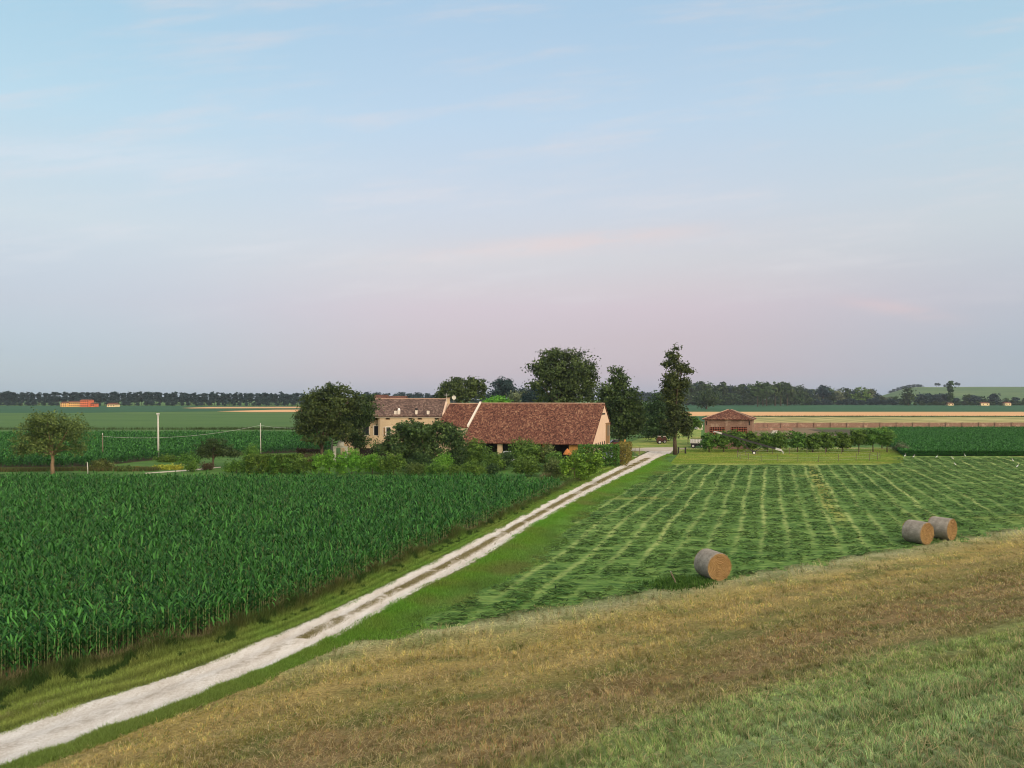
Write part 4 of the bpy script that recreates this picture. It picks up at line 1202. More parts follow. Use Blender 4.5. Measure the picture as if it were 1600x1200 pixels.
# --- clipped hedges
def hedge(name, label, a, b, h, wd, leafm, seed, n, leaf=.11):
    """box hedge from a to b (ground points): leaves over a box, stems inside"""
    a = np.asarray(a[:2]); b = np.asarray(b[:2])
    L = np.linalg.norm(b - a); ang = math.atan2(b[1] - a[1], b[0] - a[0])
    o = thing(name, label, 'hedge', ((a[0] + b[0]) / 2, (a[1] + b[1]) / 2, 0), rz=ang)
    r = np.random.default_rng(seed)
    m = n
    p = r.random((m, 3)) - .5
    f = r.integers(0, 5, m)
    fr = np.where(r.random(m) < .75)[0]
    ax = np.select([f < 2, f < 4, f == 4], [1, 2, 0])
    for k in fr:
        p[k, ax[k]] = math.copysign(.5, p[k, ax[k]]) if ax[k] != 2 else .5
    p = p * np.array([L, wd, h]) + np.array([0, 0, h / 2]) + r.standard_normal((m, 3)) * .09
    p[:, 2] += (fbm(p[:, 0] * .8 + 50, p[:, 1] + seed) - .5) * .35 * (p[:, 2] / h)
    nrm = r.standard_normal((m, 3)) + np.array([0, 0, .4]); nrm /= np.linalg.norm(nrm, axis=1)[:, None]
    t1 = np.cross(nrm, r.standard_normal((m, 3))); t1 /= np.linalg.norm(t1, axis=1)[:, None]
    t2 = np.cross(nrm, t1); sz = leaf * (.7 + .8 * r.random(m))[:, None]
    V = np.stack([p - t1 * sz, p - t2 * sz * .6, p + t1 * sz, p + t2 * sz * .6], 1).reshape(-1, 3)
    v = np.clip(.3 + .25 * r.standard_normal(m) + .5 * (fbm(p[:, 0] * 1.3, p[:, 2] * 1.3 + p[:, 1]) - .3), 0, 1)
    link('foliage', np_mesh('foliage', V, np.arange(m)[:, None] * 4 + np.arange(4), LEAFM[leafm], v=np.repeat(v, 4)), o)
    sb = MB()
    for k in range(int(L / .6) + 1):
        x = -L / 2 + .15 + k * .6
        sb.tube([(x, 0, -.1), (x + .05, .03, h * .5), (x - .04, 0, h * .85)], [.035, .028, .012], 5)
    sb.build('stems', M['bark'], o)
    return o


hedge('clipped_hedge', 'dark green clipped hedge along the garden in front of the barn gable', G(908, 731) + [0, 3, 0], G(966, 729), 2.9, 1.6, 'mid', 601, 6500)
hedge('clipped_hedge', 'yellow green clipped hedge at the corner beside the track end', G(968, 728.5), G(978, 718), 2.75, 1.8, 'gold', 602, 4200)
hedge('clipped_hedge', 'long dark hedge with pale tips along the maize field at left', [-34.3, 98, 0], [-27.5, 98.5, 0], 2.3, 1.5, 'mid', 603, 6500, .13)
hedge('clipped_hedge', 'low brown green hedge in the shade behind the walnut trunk', [-33.5, 118, 0], [-29.6, 118, 0], 1.7, 1.2, 'plum', 604, 2200, .12)

# weeds on the bank below the far left tree, and field corner tufts
def weed_strip(name, label, pts, n, h, cols, seed):
    pts = np.asarray([p[:2] for p in pts]); r = np.random.default_rng(seed)
    t = r.random(n) * (len(pts) - 1); i = t.astype(int); f = (t - i)[:, None]
    p = pts[i] * (1 - f) + pts[np.minimum(i + 1, len(pts) - 1)] * f
    p = p + r.standard_normal((n, 2)) * .55
    c = np.asarray(cols)[r.integers(0, len(cols), n)] * (.6 + .8 * r.random((n, 1)))
    blades(name, p[:, 0], p[:, 1], h * (.4 + .9 * r.random(n)), np.full(n, .06), c, M['blade'], .5, kind='stuff', label=label, cat='weeds')


weed_strip('weeds', 'dry brown weeds on the bank behind the maize at far left', [G(-60, 737), G(130, 735), G(240, 735)], 9000, .5, [(.08, .095, .032), (.06, .10, .028), (.14, .115, .05)], 701)
weed_strip('weeds', 'tall pale seeding grass behind the long hedge at left', [G(395, 725), G(480, 722), G(560, 722)], 6000, 1.2, [(.16, .15, .06), (.10, .13, .04), (.22, .16, .10)], 702)
weed_strip('weeds', 'dark weed line between the wheat and the straw stubble', [G(1100, 651.2), G(1350, 651.2), G(1700, 651.5)], 6000, .8, [(.03, .045, .015), (.05, .06, .02)], 703)
weed_strip('weeds', 'dark scrub along the far edge of the second maize field', [G(-60, 671.2), G(300, 671.2), G(480, 671.2)], 5000, .9, [(.03, .055, .015), (.05, .07, .02)], 704)
weed_strip('weeds', 'green grass tuft at the foot of the leaning wooden stake', [G(1040, 916), G(1062, 912), G(1090, 908)], 2200, .22, [(.05, .12, .02), (.08, .16, .03)], 705)

# ------------------------------------------------------------------ far tree belts (each tree its own thing, shared meshes)
def far_variant(kind, seed, leafm):
    r = np.random.default_rng(seed)
    if kind == 'poplar':                      # unit height 1
        lb = [(0, 0, .60, .12, .12, .30), (.04, .02, .42, .13, .13, .2), (-.03, 0, .8, .085, .085, .16), (.02, -.03, .90, .05, .05, .09)]
        cm = crown_mesh('crown', lb, 620, .075, LEAFM[leafm], seed, .04, 10)
        tm = trunk_mesh('trunk', M['bark'], .5, .014, [(0, 0, .8)], seed, k=5)
    elif kind == 'column':
        lb = [(0, 0, .5, .10, .10, .42), (.02, 0, .72, .09, .09, .22), (-.02, 0, .3, .1, .1, .2)]
        cm = crown_mesh('crown', lb, 900, .06, LEAFM[leafm], seed, .03, 10)
        tm = trunk_mesh('trunk', M['bark'], .3, .015, [(0, 0, .8)], seed, k=5)
    elif kind == 'open':                      # trunk visible, high crown
        lb = [(0, 0, .68, .24, .24, .24), (.14, .05, .58, .17, .17, .17), (-.15, 0, .6, .17, .17, .18), (.04, 0, .84, .14, .14, .13)]
        cm = crown_mesh('crown', lb, 900, .085, LEAFM[leafm], seed, .055, 10)
        tm = trunk_mesh('trunk', M['bark'], .45, .022, [(.14, .05, .6), (-.15, 0, .62), (0, 0, .7)], seed, k=5)
    else:                                     # round, foliage near the ground
        j = r.normal(0, .05, 8)
        lb = [(j[0], 0, .52, .34, .32, .36), (.2 + j[1], .05, .4, .24, .24, .28), (-.22 + j[2], 0, .42, .24, .24, .3), (j[3], 0, .76, .2, .2, .2), (.08 + j[4], 0, .25, .34, .3, .2)]
        cm = crown_mesh('crown', lb, 900, .09, LEAFM[leafm], seed, .06, 10)
        tm = trunk_mesh('trunk', M['bark'], .35, .022, [(.15, 0, .5), (-.15, 0, .5), (0, 0, .7)], seed, k=5)
    return cm, tm


FV = {}
def far_tree(name, label, kind, leafm, u, Y, hgt, group=None, wide=1.0, z=0.0, var=None):
    key = (kind, leafm, var if var is not None else random.randrange(4))
    if key not in FV:
        FV[key] = far_variant(kind, 800 + len(FV) * 7, leafm)
    cm, tm = FV[key]
    o = thing(name, label, 'tree', ((u - 800) / F * Y, Y, z), group, rz=random.random() * 6.28)
    o.scale = (hgt * wide, hgt * wide, hgt)
    link('crown', cm, o); link('trunk', tm, o)
    return o


random.seed(9)
for row, (Y, du) in enumerate(((880, 8.4), (915, 9.5))):
    u = -30 + row * 4
    while u < 478:
        if not (102 < u < 110 or 40 < u < 46 and row == 0):
            hh = (612.3 if u < 250 else 613.3) + random.uniform(-1.2, 2.4)
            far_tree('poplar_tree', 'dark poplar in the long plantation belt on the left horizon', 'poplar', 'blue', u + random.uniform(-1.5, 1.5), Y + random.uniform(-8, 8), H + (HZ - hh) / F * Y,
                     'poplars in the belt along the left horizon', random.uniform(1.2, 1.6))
        u += du * random.uniform(.75, 1.2)
u = -30
while u < 480:
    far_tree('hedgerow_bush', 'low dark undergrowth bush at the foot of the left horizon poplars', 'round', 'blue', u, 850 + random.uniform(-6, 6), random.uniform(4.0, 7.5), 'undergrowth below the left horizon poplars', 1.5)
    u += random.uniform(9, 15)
for i, (u, vt) in enumerate(((560, 613), (574, 611), (588, 612), (604, 613), (618, 612.5), (630, 611.5), (642, 613), (655, 612), (667, 613), (680, 612), (694, 613), (712, 612), (745, 611), (760, 612))):
    Y = 820 + 25 * (i % 3)
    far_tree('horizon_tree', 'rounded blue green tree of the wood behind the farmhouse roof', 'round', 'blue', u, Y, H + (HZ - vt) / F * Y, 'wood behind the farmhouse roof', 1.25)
for i, u in enumerate((1003, 1011, 1019, 1027, 1036)):
    far_tree('horizon_tree', 'hazy tree of the far wood seen between plane tree and poplar', 'round', 'blue', u, 1250, H + (HZ - 610.5) / F * 1250, 'far wood between plane tree and poplar', 1.1)
# right wood
for i, (u, vt, kd, lm) in enumerate(((1068, 600, 'round', 'deep'), (1076, 596, 'open', 'deep'), (1086, 594, 'round', 'blue'), (1098, 595, 'open', 'deep'), (1108, 599, 'round', 'deep'), (1118, 597, 'round', 'blue'), (1128, 596, 'open', 'deep'),
                                (1138, 600, 'round', 'blue'), (1146, 603, 'round', 'deep'), (1156, 600, 'open', 'deep'), (1163, 598, 'round', 'blue'), (1172, 601, 'round', 'deep'), (1240, 602, 'round', 'deep'), (1250, 603, 'round', 'deep'))):
    Y = 905 + 20 * (i % 3)
    far_tree('wood_tree', 'dark tree in the tall wood beyond the wheat, above the brick barn', kd, lm, u, Y, H + (HZ - vt) / F * Y, 'tall wood beyond the wheat', 1.05)
for i, u in enumerate(range(1066, 1262, 8)):
    Y = 890 if i % 2 else 900
    far_tree('wood_bush', 'dark undergrowth bush at the foot of the tall wood', 'round', 'deep', u, Y, random.uniform(12, 17), 'undergrowth of the tall wood', 1.2)
for i, (u, vt, vb) in enumerate(((1184, 597, 635.5), (1198, 595.5, 634.5), (1211, 598, 634.5), (1220, 596, 634.2), (1230, 597, 634), (1192, 602, 635))):
    Y = yb(vb)
    far_tree('field_poplar', ('tree with pale bare trunk standing before the wood, %s from the left' % ('first', 'third', 'fourth', 'fifth', 'sixth', 'second')[i]), 'open', 'deep', u, Y, H + (HZ - vt) / F * Y, 'pale trunked trees before the wood', .95)
for i, (u, vt, kd, lm, wd) in enumerate(((1258, 603, 'round', 'blue', 1.1), (1266, 606, 'round', 'grey', 1.1), (1276, 605, 'round', 'deep', 1.1), (1286, 602, 'open', 'blue', 1.1), (1292, 604, 'round', 'deep', 1.0), (1302, 606, 'round', 'mid', 1.1), (1312, 606, 'round', 'grey', 1.0),
                                (1322, 605, 'round', 'deep', 1.2), (1334, 607, 'round', 'blue', 1.1), (1344, 605, 'round', 'mid', 1.2), (1356, 604, 'round', 'grey', 1.2), (1364, 606, 'round', 'blue', 1.0), (1374, 618, 'round', 'deep', 1.6), (1386, 619, 'round', 'grey', 1.6), (1398, 618, 'round', 'deep', 1.6))):
    Y = 930 + 15 * (i % 3)
    far_tree('wood_tree', 'mixed grey green tree in the belt right of the tall wood', kd, lm, u, Y, H + (HZ - vt) / F * Y, 'mixed tree belt right of the tall wood', wd)
for i, u in enumerate(range(1262, 1420, 12)):
    far_tree('wood_bush', 'low scrub bush along the foot of the mixed belt', 'round', 'blue', u, 900, random.uniform(6, 10), 'scrub along the mixed belt', 1.6)
Y = 860
far_tree('cedar_tree', 'broad very dark tree at the foot of the hill', 'round', 'deep', 1419, Y, H + (HZ - 606) / F * Y, None, 1.15)
far_tree('cypress_poplar', 'tall dark columnar poplar before the hill at right', 'column', 'deep', 1485, 880, H + (HZ - 592.5) / F * 880, None, .95)
for i, (u, vt, wd) in enumerate(((1440, 611, 1.3), (1452, 613, 1.3), (1462, 612, 1.3), (1472, 614, 1.4))):
    far_tree('hill_foot_tree', 'grey green tree of the clump between the dark broad tree and the columnar poplar', 'round', 'blue', u, 900, H + (HZ - vt) / F * 900, 'clump left of the columnar poplar', wd)
for i, (u, vt, wd, lm) in enumerate(((1496, 621, 1.6, 'blue'), (1512, 615, 1.4, 'deep'), (1522, 617, 1.5, 'blue'), (1534, 619, 1.5, 'deep'), (1553, 612, 1.25, 'blue'), (1572, 622, 1.6, 'deep'), (1588, 620, 1.5, 'blue'), (1603, 621, 1.6, 'deep'), (1618, 618, 1.5, 'deep'))):
    far_tree('hill_foot_tree', 'rounded tree in the belt right of the columnar poplar', 'round', lm, u, 890 + 12 * (i % 2), H + (HZ - vt) / F * 890, 'tree belt right of the columnar poplar', wd)
for i, u in enumerate(range(1430, 1625, 11)):
    far_tree('hill_foot_bush', 'dark bush along the foot of the hill belt', 'round', 'deep', u, 872, random.uniform(3.5, 6.5), 'bushes along the hill foot', 1.8)
# on the hill
for i, (u, h_, kd) in enumerate(((1463, 10, 'open'), (1467, 10, 'open'), (1477, 7, 'round'), (1494, 11, 'open'), (1498, 10, 'open'))):
    far_tree('hilltop_tree', 'small tree on the hill crest, %s of five' % ('far left', 'second', 'smallest', 'fourth', 'far right')[i], kd, 'blue', u, 2050, h_ * 1.25, 'trees on the hill crest', 1.1, z=float(hill_z((u - 800) / F * 2050, 2050)) - .3)
for i, u in enumerate(range(1392, 1446, 6)):
    far_tree('hilltop_wood', 'tree of the dark wood on the left shoulder of the hill', 'round', 'blue', u, 2120, 13 - abs(u - 1418) * .12, 'wood on the shoulder of the hill', 1.5, z=float(hill_z((u - 800) / F * 2120, 2120)) - .5)


# ------------------------------------------------------------------ buildings
def ang(a):
    return np.array([math.cos(a), math.sin(a), 0.0])


def quad_roof(name, p, thick, mat, parent, eu):
    """p: 4 corners eaveL, eaveR, ridgeR, ridgeL; slab with UV in metres"""
    p = np.asarray(p, float)
    n = np.cross(p[1] - p[0], p[3] - p[0]); n /= np.linalg.norm(n)
    me = MB().prism(p, n * thick).mesh(name, mat)
    ev = np.cross(n, eu); ev /= np.linalg.norm(ev)
    face_uv(me, eu, ev)
    return link(name, me, parent)


UP = np.array([0, 0, 1.0])


def build_barn():
    o = thing('barn', 'long barn with huge brown tiled roof and lit peach gable end', 'barn', (0, 0, 0))
    a = np.array([-math.cos(math.radians(12)), math.sin(math.radians(12)), 0])       # along the barn, to the left
    g = np.array([math.sin(math.radians(19)), math.cos(math.radians(19)), 0])        # across, away from us
    E = P(926, 691.5, 116.0)                                                         # front eave, right end
    d1, d2, L = 8.42, 4.69, 20.8
    R = E + g * d1; R[2] = 8.74
    B = R + g * d2; B[2] = 5.43
    ze = E[2]
    sl = (R[2] - ze) / d1
    lip = -g * .55 + UP * (-.55 * sl)
    ov = -a * .12
    lipb = g * .3 - UP * .3 * .7
    quad_roof('front_roof', [E + lip + a * L, E + lip + ov, R + ov, R + a * L], .16, M['tiles'], o, -a)
    quad_roof('back_roof', [B + lipb + ov, B + lipb + a * L, R + a * L, R + ov], .16, M['tiles'], o, a)
    # upper wing between barn and house: shorter slope
    k = .65
    E2 = R - g * d1 * k; E2[2] = R[2] - d1 * k * sl
    L2 = 26.4
    quad_roof('wing_roof', [E2 + a * L2 - UP * .10, E2 + a * (L + .15) - UP * .10, R + a * (L + .15) - UP * .1, R + a * L2 - UP * .1], .16, M['tiles'], o, -a)
    quad_roof('wing_roof', [B + lipb + a * (L + .15) - UP * .1, B + lipb + a * L2 - UP * .1, R + a * L2 - UP * .1, R + a * (L + .15) - UP * .1], .16, M['tiles'], o, a)
    MB().tube([R + ov + UP * .17, R + a * L + UP * .17], .11, 8).build('ridge', M['ridge'], o)
    MB().tube([R + a * (L + .35) + UP * .10, R + a * L2 + UP * .10], .12, 8).build('ridge', M['ridge'], o)
    # white parapet that parts the two roofs
    q = a * (L + .02)
    MB().prism([R + q + UP * .45 + g * .1, R + q - UP * .3 + g * .1, E2 + q - UP * .3, E2 + q + UP * .42], a * .32).build('parapet', M['plaster'], o)
    # walls
    w = .35
    gz = lambda v: np.array([v[0], v[1], 0.0])
    und = UP * .06
    gab = [gz(E), E - und, R - und, B - und, gz(B)]
    gw = MB().prism(gab, a * w).build('gable_wall', M['stucco_pink_lit'], o)
    MB().prism([gz(B) + a * w, gz(B) + a * L, B + a * L - und, B + a * w - und], -g * w).build('back_wall', M['stucco'], o)
    MB().prism([gz(E2) + a * L, gz(E2) + a * L2, E2 + a * L2 - und * 3, E2 + a * L - und * 3], g * w).build('wing_wall', M['stucco'], o)
    e3 = E + g * 4.2; e3[2] = ze + 4.2 * sl - .2
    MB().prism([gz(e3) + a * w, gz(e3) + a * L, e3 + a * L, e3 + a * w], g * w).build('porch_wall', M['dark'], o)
    MB().prism([gz(E) + a * (L - w) + g * .1, E + a * (L - w) - und, R + a * (L - w) - und, B + a * (L - w) - und, gz(B) + a * (L - w) - g * .1], a * w).build('end_wall', M['stucco'], o)
    # porch: pillars, beam and ochre boarding
    def along(u):                                        # distance along the eave for a photo column
        f = lambda t: 800 + F * (E + a * t)[0] / (E + a * t)[1]
        t0, t1 = 0.0, 40.0
        for _ in range(40):
            m_ = (t0 + t1) / 2
            if f(m_) > u: t0 = m_
            else: t1 = m_
        return t0
    hz = ze - .22
    for u in (924, 858, 780.5, 735):
        t = along(u)
        c = E + a * t + g * .25
        MB().box((c[0], c[1], hz / 2), (.66, .6, hz), (-a, g, UP)).build('pillar', M['stucco'], o)
    cb = E + a * (L / 2) + g * .25
    MB().box((cb[0], cb[1], hz + .09), (L - .7, .3, .18), (-a, g, UP)).build('beam', M['brown_wood'], o)
    t1, t2 = along(920.5), along(888)
    c = E + a * ((t1 + t2) / 2) + g * .3
    b = MB()
    nb = 14
    for i in range(nb):
        t = t1 + (t2 - t1) * (i + .5) / nb
        cc = E + a * t + g * (.3 + .012 * (i % 2))
        b.box((cc[0], cc[1], hz / 2), ((t2 - t1) / nb - .012, .06, hz - .05), (-a, g, UP))
    b.build('boarding', M['ochre_wood'], o)
    t1, t2 = along(855), along(846)
    c = E + a * ((t1 + t2) / 2) + g * .5
    MB().box((c[0], c[1], hz / 2), (t2 - t1, .08, hz - .06), (-a, g, UP)).build('boarding', M['ochre_wood'], o)
    # gable openings: positions along g (0..d1+d2) and z
    def on_gable(u, v):
        # intersect the view ray with the gable plane
        n = np.cross(g, UP); dr = np.array([(u - 800) / F, 1, -(v - HZ) / F]); cp = np.array([0, 0, H])
        t = np.dot(n, E - cp) / np.dot(n, dr)
        return cp + dr * t
    def opening(name, u0, v0, u1, v1, mat, dep=.08, out=.012):
        p0, p1 = on_gable(u0, v1), on_gable(u1, v1)
        z0 = p0[2]; z1 = on_gable((u0 + u1) / 2, v0)[2]
        p1[2] = z0
        q = np.array([p0, p1, p1 + UP * (z1 - z0), p0 + UP * (z1 - z0)]) - a * out
        return MB().prism(q, a * dep).build(name, mat, o)
    opening('vent', 940.5, 645.4, 945.6, 648.2, M['dark'])
    opening('door_recess', 946.3, 661.5, 952.6, 694, M['brown_wood'], out=.015)
    f = opening('door_panel', 948.8, 664.5, 952.2, 681, M['wood_grey'], out=.035)
    opening('lintel', 946.0, 660.4, 953.0, 662.3, M['brown_wood'], out=.06)
    for i, u in enumerate((930.5, 934.0, 937.3, 940.6, 943.8)):
        opening('slot', u, 692.5 - i * .9, u + 1.3, 696.5 - i * .4, M['dark'])
    return o


build_barn()


def window(parent, c, w, h, ax, frame_m, pane_m, dep=.10, fw=.09, name='window'):
    """frame ring + pane; ax = (along wall, outward)"""
    ex, n = ax
    b = MB()
    for sx in (-1, 1):
        b.box(c + ex * sx * (w / 2 + fw / 2) + n * .02, (fw, dep, h + 2 * fw), (ex, n, UP))
    for sz in (-1, 1):
        b.box(c + UP * sz * (h / 2 + fw / 2) + n * .015, (w, dep, fw), (ex, n, UP))
    fr = b.build(name, frame_m, parent)
    MB().box(c + n * .012, (w, .03, h), (ex, n, UP)).build('pane', pane_m, fr)
    return fr


def build_house():
    o = thing('farmhouse', 'long cream farmhouse with weathered tiled roof and small chimneys', 'house', (0, 0, 0))
    ex = ang(math.radians(-1.5)); n = np.array([-ex[1], ex[0], 0]); nn = -n      # nn faces us
    C = P(691, 650, 127.0); ze = C[2]
    Lh, D, hr = 17.2, 12.6, 2.72
    A = C - ex * Lh
    gz = lambda v: np.array([v[0], v[1], 0.0])
    rdR = C + n * D / 2 + UP * hr; rdL = A + n * D / 2 + UP * hr
    bR = C + n * D; bL = A + n * D
    sl = hr / (D / 2)
    lip = nn * .35 - UP * .35 * sl
    lb = n * .35 - UP * .35 * sl
    quad_roof('front_roof', [A + lip - ex * .3, C + lip, rdR, rdL - ex * .3], .15, M['tiles_old'], o, ex)
    quad_roof('back_roof', [bR + lb, bL + lb - ex * .3, rdL - ex * .3, rdR], .15, M['tiles_old'], o, -ex)
    MB().tube([rdL - ex * .3 + UP * .14, rdR + UP * .14], .11, 8).build('ridge', M['ridge'], o)
    und = UP * .05
    # right gable with a raised verge
    MB().prism([gz(C), C + UP * .30, rdR + UP * .34, bR + UP * .30, gz(bR)], ex * .35).build('gable_wall', M['stucco_pink_lit'], o)
    MB().prism([gz(A), A - und, rdL - und, bL - und, gz(bL)], ex * .35).build('gable_wall', M['stucco'], o)
    step = 6.6
    S0 = A + ex * step
    MB().prism([gz(S0), gz(C), C - und, S0 - und], n * .35).build('front_wall', M['stucco'], o)
    rec = n * 1.7
    MB().prism([gz(A + ex * .35) + rec, gz(S0) + rec, S0 + rec - und + UP * .4, A + ex * .35 + rec - und + UP * .4], n * .3).build('recessed_wall', M['stucco'], o)
    MB().prism([gz(S0) + n * .35, S0 + n * .35 - und, S0 + rec - und + UP * .3, gz(S0) + rec], -ex * .3).build('return_wall', M['stucco'], o)
    MB().prism([gz(bL), gz(bR), bR - und, bL - und], -n * .3).build('back_wall', M['stucco'], o)
    MB().box((C + A) / 2 + nn * .10 - UP * .2, (Lh - .1, .16, .16), (ex, n, UP)).build('cornice', M['plaster'], o)
    def onf(u, v, off=0.0):
        p0 = C + n * off
        dr = np.array([(u - 800) / F, 1, -(v - HZ) / F]); cp = np.array([0, 0, H])
        return cp + dr * (np.dot(n, p0 - cp) / np.dot(n, dr))
    for u in (606, 641.5, 656, 682.5):
        window(o, onf(u, 654.2), .62, .20, (ex, nn), M['brown_wood'], M['dark'], fw=.05)
    window(o, onf(586.5, 654.5, 1.7), .62, .22, (ex, nn), M['brown_wood'], M['dark'], fw=.05)
    window(o, onf(607, 673.5), .70, 1.25, (ex, nn), M['plaster'], M['glass'], fw=.14)
    window(o, onf(600.5, 673.5), .32, 1.25, (ex, nn), M['plaster'], M['brown_wood'], fw=.08)
    window(o, onf(625, 673.5), .70, 1.25, (ex, nn), M['plaster'], M['glass'], fw=.12)
    window(o, onf(655, 673.5), .70, 1.25, (ex, nn), M['plaster'], M['glass'], fw=.12)
    window(o, onf(588.5, 673, 1.7), .85, 1.6, (ex, nn), M['plaster'], M['glass'], fw=.16)
    window(o, onf(572, 672, 1.7), 1.0, 1.7, (ex, nn), M['plaster'], M['glass'], fw=.1)
    window(o, onf(606, 698), .9, 1.9, (ex, nn), M['plaster'], M['brown_wood'], fw=.12, name='door')
    # chimneys on the front slope
    def onroof(u, v):
        nrm = np.cross(ex, (rdR - C) / np.linalg.norm(rdR - C))
        dr = np.array([(u - 800) / F, 1, -(v - HZ) / F]); cp = np.array([0, 0, H])
        return cp + dr * (np.dot(nrm, C - cp) / np.dot(nrm, dr))
    for (u, v, hh, w, cap) in ((618, 648, .95, .42, 'tile'), (623.3, 648, 1.05, .44, 'dome'), (650.7, 648, 1.1, .36, 'dark'), (669, 648, .95, .42, 'tile')):
        p = onroof(u, v) + UP * .1
        ch = MB().box(p + UP * (hh * .3 - .25), (w, w, hh * .6 + .5), (ex, n, UP)).build('chimney', M['plaster'], o)
        if cap == 'dome':
            MB().lathe([(w * .5, 0), (w * .52, .12), (w * .35, .3), (w * .12, .4), (.01, .42)], p + UP * hh * .6, 10).build('cap', M['white_paint'], ch, True)
        else:
            cm = M['black'] if cap == 'dark' else M['tiles_old']
            b = MB()
            for sx in (-1, 1):
                b.box(p + UP * (hh * .6 + .12) + ex * sx * w * .38, (.08, w * .9, .24), (ex, n, UP))
            b.box(p + UP * (hh * .6 + .29), (w * 1.25, w * 1.25, .1), (ex, n, UP))
            if cap == 'dark':
                b.box(p + UP * (hh * .6 + .1), (w * .7, w * .7, .3), (ex, n, UP))
            me = b.mesh('cap', cm); face_uv(me, ex, UP)
            link('cap', me, ch)
    p = P(700.5, 627.5, 132)
    ch = MB().box(p + UP * .1, (.55, .55, 1.0), (ex, n, UP)).build('chimney', M['stucco'], o)
    MB().box(p + UP * .65, (.72, .72, .10), (ex, n, UP)).build('cap', M['ridge'], ch)
    # television aerial
    q = P(697.5, 628, 131)
    MB().tube([q - UP * .3, q + UP * 1.5], .025, 5).tube([q + UP * 1.35 - ex * .5, q + UP * 1.35 + ex * .5], .015, 4).tube([q + UP * 1.1 - ex * .35, q + UP * 1.1 + ex * .35], .015, 4).build('aerial', M['metal_pale'], o)
    # satellite dish
    s = P(709.2, 624.5, 131.5)
    dish = MB()
    k = 14; prof = [(0.0, 0.0), (.15, .015), (.28, .05), (.38, .10)]
    vs = []
    dn = np.array([.25, -.95, .2]); dn /= np.linalg.norm(dn)
    e1 = np.cross(dn, UP); e1 /= np.linalg.norm(e1); e2 = np.cross(e1, dn)
    for r_, z_ in prof:
        for j in range(k):
            t = 2 * math.pi * j / k
            vs.append(s + UP * .35 + dn * z_ + (e1 * math.cos(t) + e2 * math.sin(t)) * max(r_, .001))
    dish.add(vs, [(i * k + j, i * k + (j + 1) % k, (i + 1) * k + (j + 1) % k, (i + 1) * k + j) for i in range(3) for j in range(k)])
    dish.tube([s - UP * .5, s + UP * .3], .03, 6)
    dish.tube([s + UP * .05, s + UP * .3 + dn * .45], .015, 5)
    dish.build('satellite_dish', M['concrete'], o)
    return o


build_house()

# terrace wall with end post, garden pillars
tw = thing('garden_wall', 'low cream terrace wall before the farmhouse', 'wall', (0, 0, 0))
a_, b_ = P(560, 681, 119), P(612, 680, 119)
MB().prism([(a_[0], 119, 1.9), (b_[0], 119, 1.9), (b_[0], 119, a_[2]), (a_[0], 119, a_[2])], (0, .3, 0)).build('parapet', M['stucco'], tw)
for u in (559.5, 585, 611):
    x = (u - 800) / F * 119
    MB().box((x, 119.14, (a_[2] + .08) / 2), (.34, .4, a_[2] + .08)).build('post', M['stucco'], tw)
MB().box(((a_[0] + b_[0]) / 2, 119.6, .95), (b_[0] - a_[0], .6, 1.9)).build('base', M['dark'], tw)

wl = thing('stone_wellhead', 'pale stone wellhead with two pillars and a domed cap under the dark trees', 'well', ((532 - 800) / F * 113, 113, 0))
for s in (-.85, .85):
    MB().box((s, 0, 1.15), (.36, .36, 2.3)).box((s, 0, 2.34), (.46, .46, .1)).build('pillar', M['concrete'], wl)
MB().box((0, 0, 2.5), (2.1, .34, .2)).build('lintel', M['concrete'], wl)
MB().lathe([(.5, 2.6), (.56, 2.75), (.52, 3.1), (.36, 3.35), (.02, 3.45)], (0, 0, 0), 14).build('dome', M['concrete'], wl, True)
MB().lathe([(.62, 0), (.62, .8), (.72, .82), (.72, .95), (.45, .96)], (0, 0, 0), 16).build('basin', M['concrete'], wl, True)


